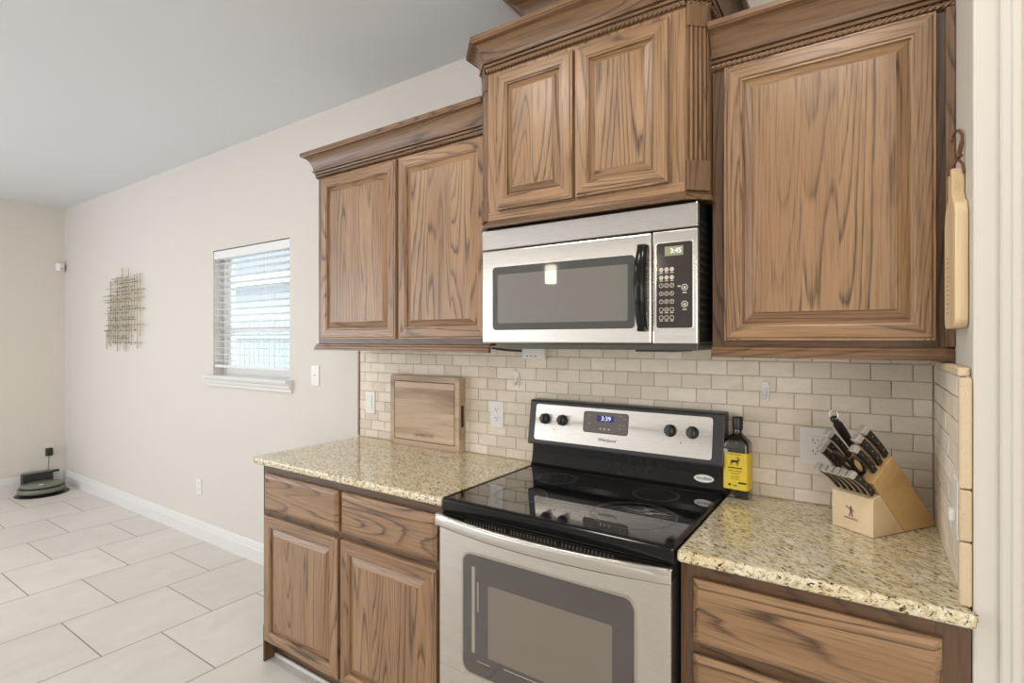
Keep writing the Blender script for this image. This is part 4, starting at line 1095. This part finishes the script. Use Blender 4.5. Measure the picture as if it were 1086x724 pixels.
# ------------------------------------------------------------------ robot vacuum in the corner
rx, ry = -6.425, -0.262
t = Thing('robot_vacuum', 'round olive-grey robot vacuum parked at its dock in the far corner', 'robot vacuum', (rx, ry, 0))
t.part('body', MB().lathe([(0.155, 0.012), (0.166, 0.020), (0.168, 0.060), (0.163, 0.070), (0.150, 0.075)], (rx, ry, 0), 40), BLACK_SATIN)
t.part('top_cover', MB().lathe([(0.152, 0.0745), (0.158, 0.078), (0.156, 0.085), (0.145, 0.090), (0.0, 0.093)], (rx, ry, 0), 40), ROBOT)
t.part('bumper', MB().lathe([(0.1685, 0.022), (0.1725, 0.026), (0.1725, 0.056), (0.1685, 0.062)], (rx, ry, 0), 40, cap=False), ROBOT)
t.part('button', MB().lathe([(0.018, 0.0915), (0.018, 0.0945), (0.0, 0.0955)], (rx+0.06, ry-0.02, 0), 16), WHITE_PL, label='pale round start button')
m = MB()
for dy in (-0.115, 0.115): m.lathe([(0.0, -0.012), (0.032, -0.012), (0.034, -0.008), (0.034, 0.008), (0.032, 0.012), (0.0, 0.012)], (rx, ry+dy*0.7, 0.0345), 18, axis='y')
t.part('wheel', m, BLACK_SATIN)
m = MB(); m.lathe([(0.195, 0.0003), (0.198, 0.002), (0.195, 0.0035), (0.0, 0.0035)], (rx+0.012, ry, 0), 40)
o = m.build('floor_mat', BLACK_SATIN); tag(o, 'black round mat under the robot vacuum', 'mat')
dx = XL+0.0175
t = Thing('charging_dock', 'black charging dock standing against the far wall behind the robot vacuum', 'charging dock', (dx+0.05, ry, 0))
t.part('tower', MB().prism([(dx, 0.004), (dx+0.085, 0.004), (dx+0.085, 0.085), (dx+0.075, 0.138), (dx+0.065, 0.146), (dx, 0.146)], -0.345, -0.120, 'y', bev=0.004), BLACK_SATIN)
t.part('tower_lid', MB().box(dx+0.002, dx+0.072, -0.340, -0.125, 0.1465, 0.1580, bev=0.005), ROBOT)
t.part('sensor_window', MB().box(dx+0.0835, dx+0.0862, -0.290, -0.180, 0.060, 0.082), CHAR)
t.part('side_arm', MB().box(dx+0.015, dx+0.040, -0.1195, -0.060, 0.130, 0.150, bev=0.004), BLACK_SATIN)
# wall outlet on the far wall and the adaptor in it
oy, oz, ox = -0.133, 0.345, XL+0.0006
t = Thing('power_outlet', 'white outlet on the far wall above the charging dock', 'outlet', (ox, oy, oz))
t.part('cover_plate', MB().box(ox, ox+0.0055, oy-0.036, oy+0.036, oz-0.058, oz+0.058, bev=0.002), WHITE_PL)
for dz in (0.02, -0.02): t.part('receptacle', MB().box(ox+0.005, ox+0.0068, oy-0.016, oy+0.016, oz+dz-0.013, oz+dz+0.013, bev=0.0006), WHITE_PL)
t = Thing('power_adaptor', 'black plug adaptor in the far wall outlet with a thin cord to the dock', 'adaptor', (ox+0.0068, oy, oz-0.02))
t.part('plug_block', MB().box(ox+0.0070, ox+0.048, oy-0.026, oy+0.026, oz-0.052, oz+0.022, bev=0.005), BLACK_SATIN)
t.part('cord', MB().tube([(ox+0.030, oy, oz-0.051), (ox+0.032, oy-0.002, 0.25), (ox+0.036, oy-0.006, 0.19), (ox+0.042, oy-0.010, 0.1585)], 0.0028, 8), BLACK_SATIN)
# motion sensor high in the corner
t = Thing('motion_sensor', 'small white motion sensor high on the far wall by the corner', 'sensor', (XL, -0.045, 2.156))
t.part('housing', MB().prism([(XL+0.0006, -0.078), (XL+0.030, -0.076), (XL+0.052, -0.055), (XL+0.052, -0.020), (XL+0.030, -0.008), (XL+0.0006, -0.006)], 2.118, 2.196, 'z', bev=0.005), WHITE_PL)
t.part('lens', MB().box(XL+0.0515, XL+0.0545, -0.055, -0.022, 2.130, 2.150, bev=0.001), plain('sensor_lens', L(196, 196, 196), 0.3))

# ------------------------------------------------------------------ pendants over the island behind the camera, mirrored in the microwave
for i, (x, y, lb) in enumerate(((-1.755, -1.95, 'white glass cylinder pendant mirrored in the microwave door'), (-1.08, -1.95, 'white glass cylinder pendant mirrored in the steel above the microwave handle'))):
    t = Thing('pendant_lamp', lb, 'lamp', (x, y, CEIL), 'pendants over the island')
    t.part('shade', MB().lathe([(0.034, 1.805), (0.038, 1.809), (0.038, 1.921), (0.034, 1.925), (0.0, 1.925)], (x, y, 0), 24), SHADE)
    t.part('cord', MB().tube([(x, y, 1.94), (x, y, CEIL-0.02)], 0.004, 8), BLACK_SATIN)
    t.part('canopy', MB().lathe([(0.0, CEIL-0.03), (0.05, CEIL-0.025), (0.06, CEIL-0.001)], (x, y, 0), 20), CHROME)
    t.part('socket_cap', MB().lathe([(0.03, 1.9255), (0.032, 1.93), (0.02, 1.955), (0.0, 1.957)], (x, y, 0), 18), CHROME)

# ------------------------------------------------------------------ outside the window
SIDING = plain('pale_siding', L(222, 226, 232), 0.7); SHING = plain('grey_shingles', L(140, 146, 156), 0.8, bumpy=0.3, bscale=20)
FENCEW = plain('weathered_fence', L(186, 192, 198), 0.8); LAWN = plain('outdoor_ground', L(140, 150, 130), 0.9)
m = MB().box(-25, 2, 0.3, 12, -0.45, -0.40); struct('ground', m, LAWN)
t = Thing('neighbor_house', 'pale neighbouring house seen through the blind', 'house', (-10, 5.2, -0.4))
t.part('wall', MB().box(-20, -3, 5.2, 5.5, -0.399, 2.75), SIDING)
t.part('roof', MB().prism([(4.75, 2.75), (8.5, 4.4), (8.5, 4.6), (4.70, 2.92)], -20.4, -2.6, 'x'), SHING)
t.part('fascia', MB().box(-20.4, -2.6, 4.66, 4.76, 2.68, 2.90), WHITE_TRIM)
t = Thing('privacy_fence', 'grey board fence outside the small window', 'fence', (-8, 2.9, -0.4))
m = MB()
for k in range(86): x = -16+k*0.14; m.box(x, x+0.13, 2.90, 2.92, -0.399, 1.74+R.uniform(-0.02, 0.02))
t.part('pickets', m, FENCEW)
m = MB().box(-16, -4, 2.86, 2.8995, 1.45, 1.53); m.box(-16, -4, 2.86, 2.8995, 0.7, 0.78); t.part('rails', m, FENCEW)
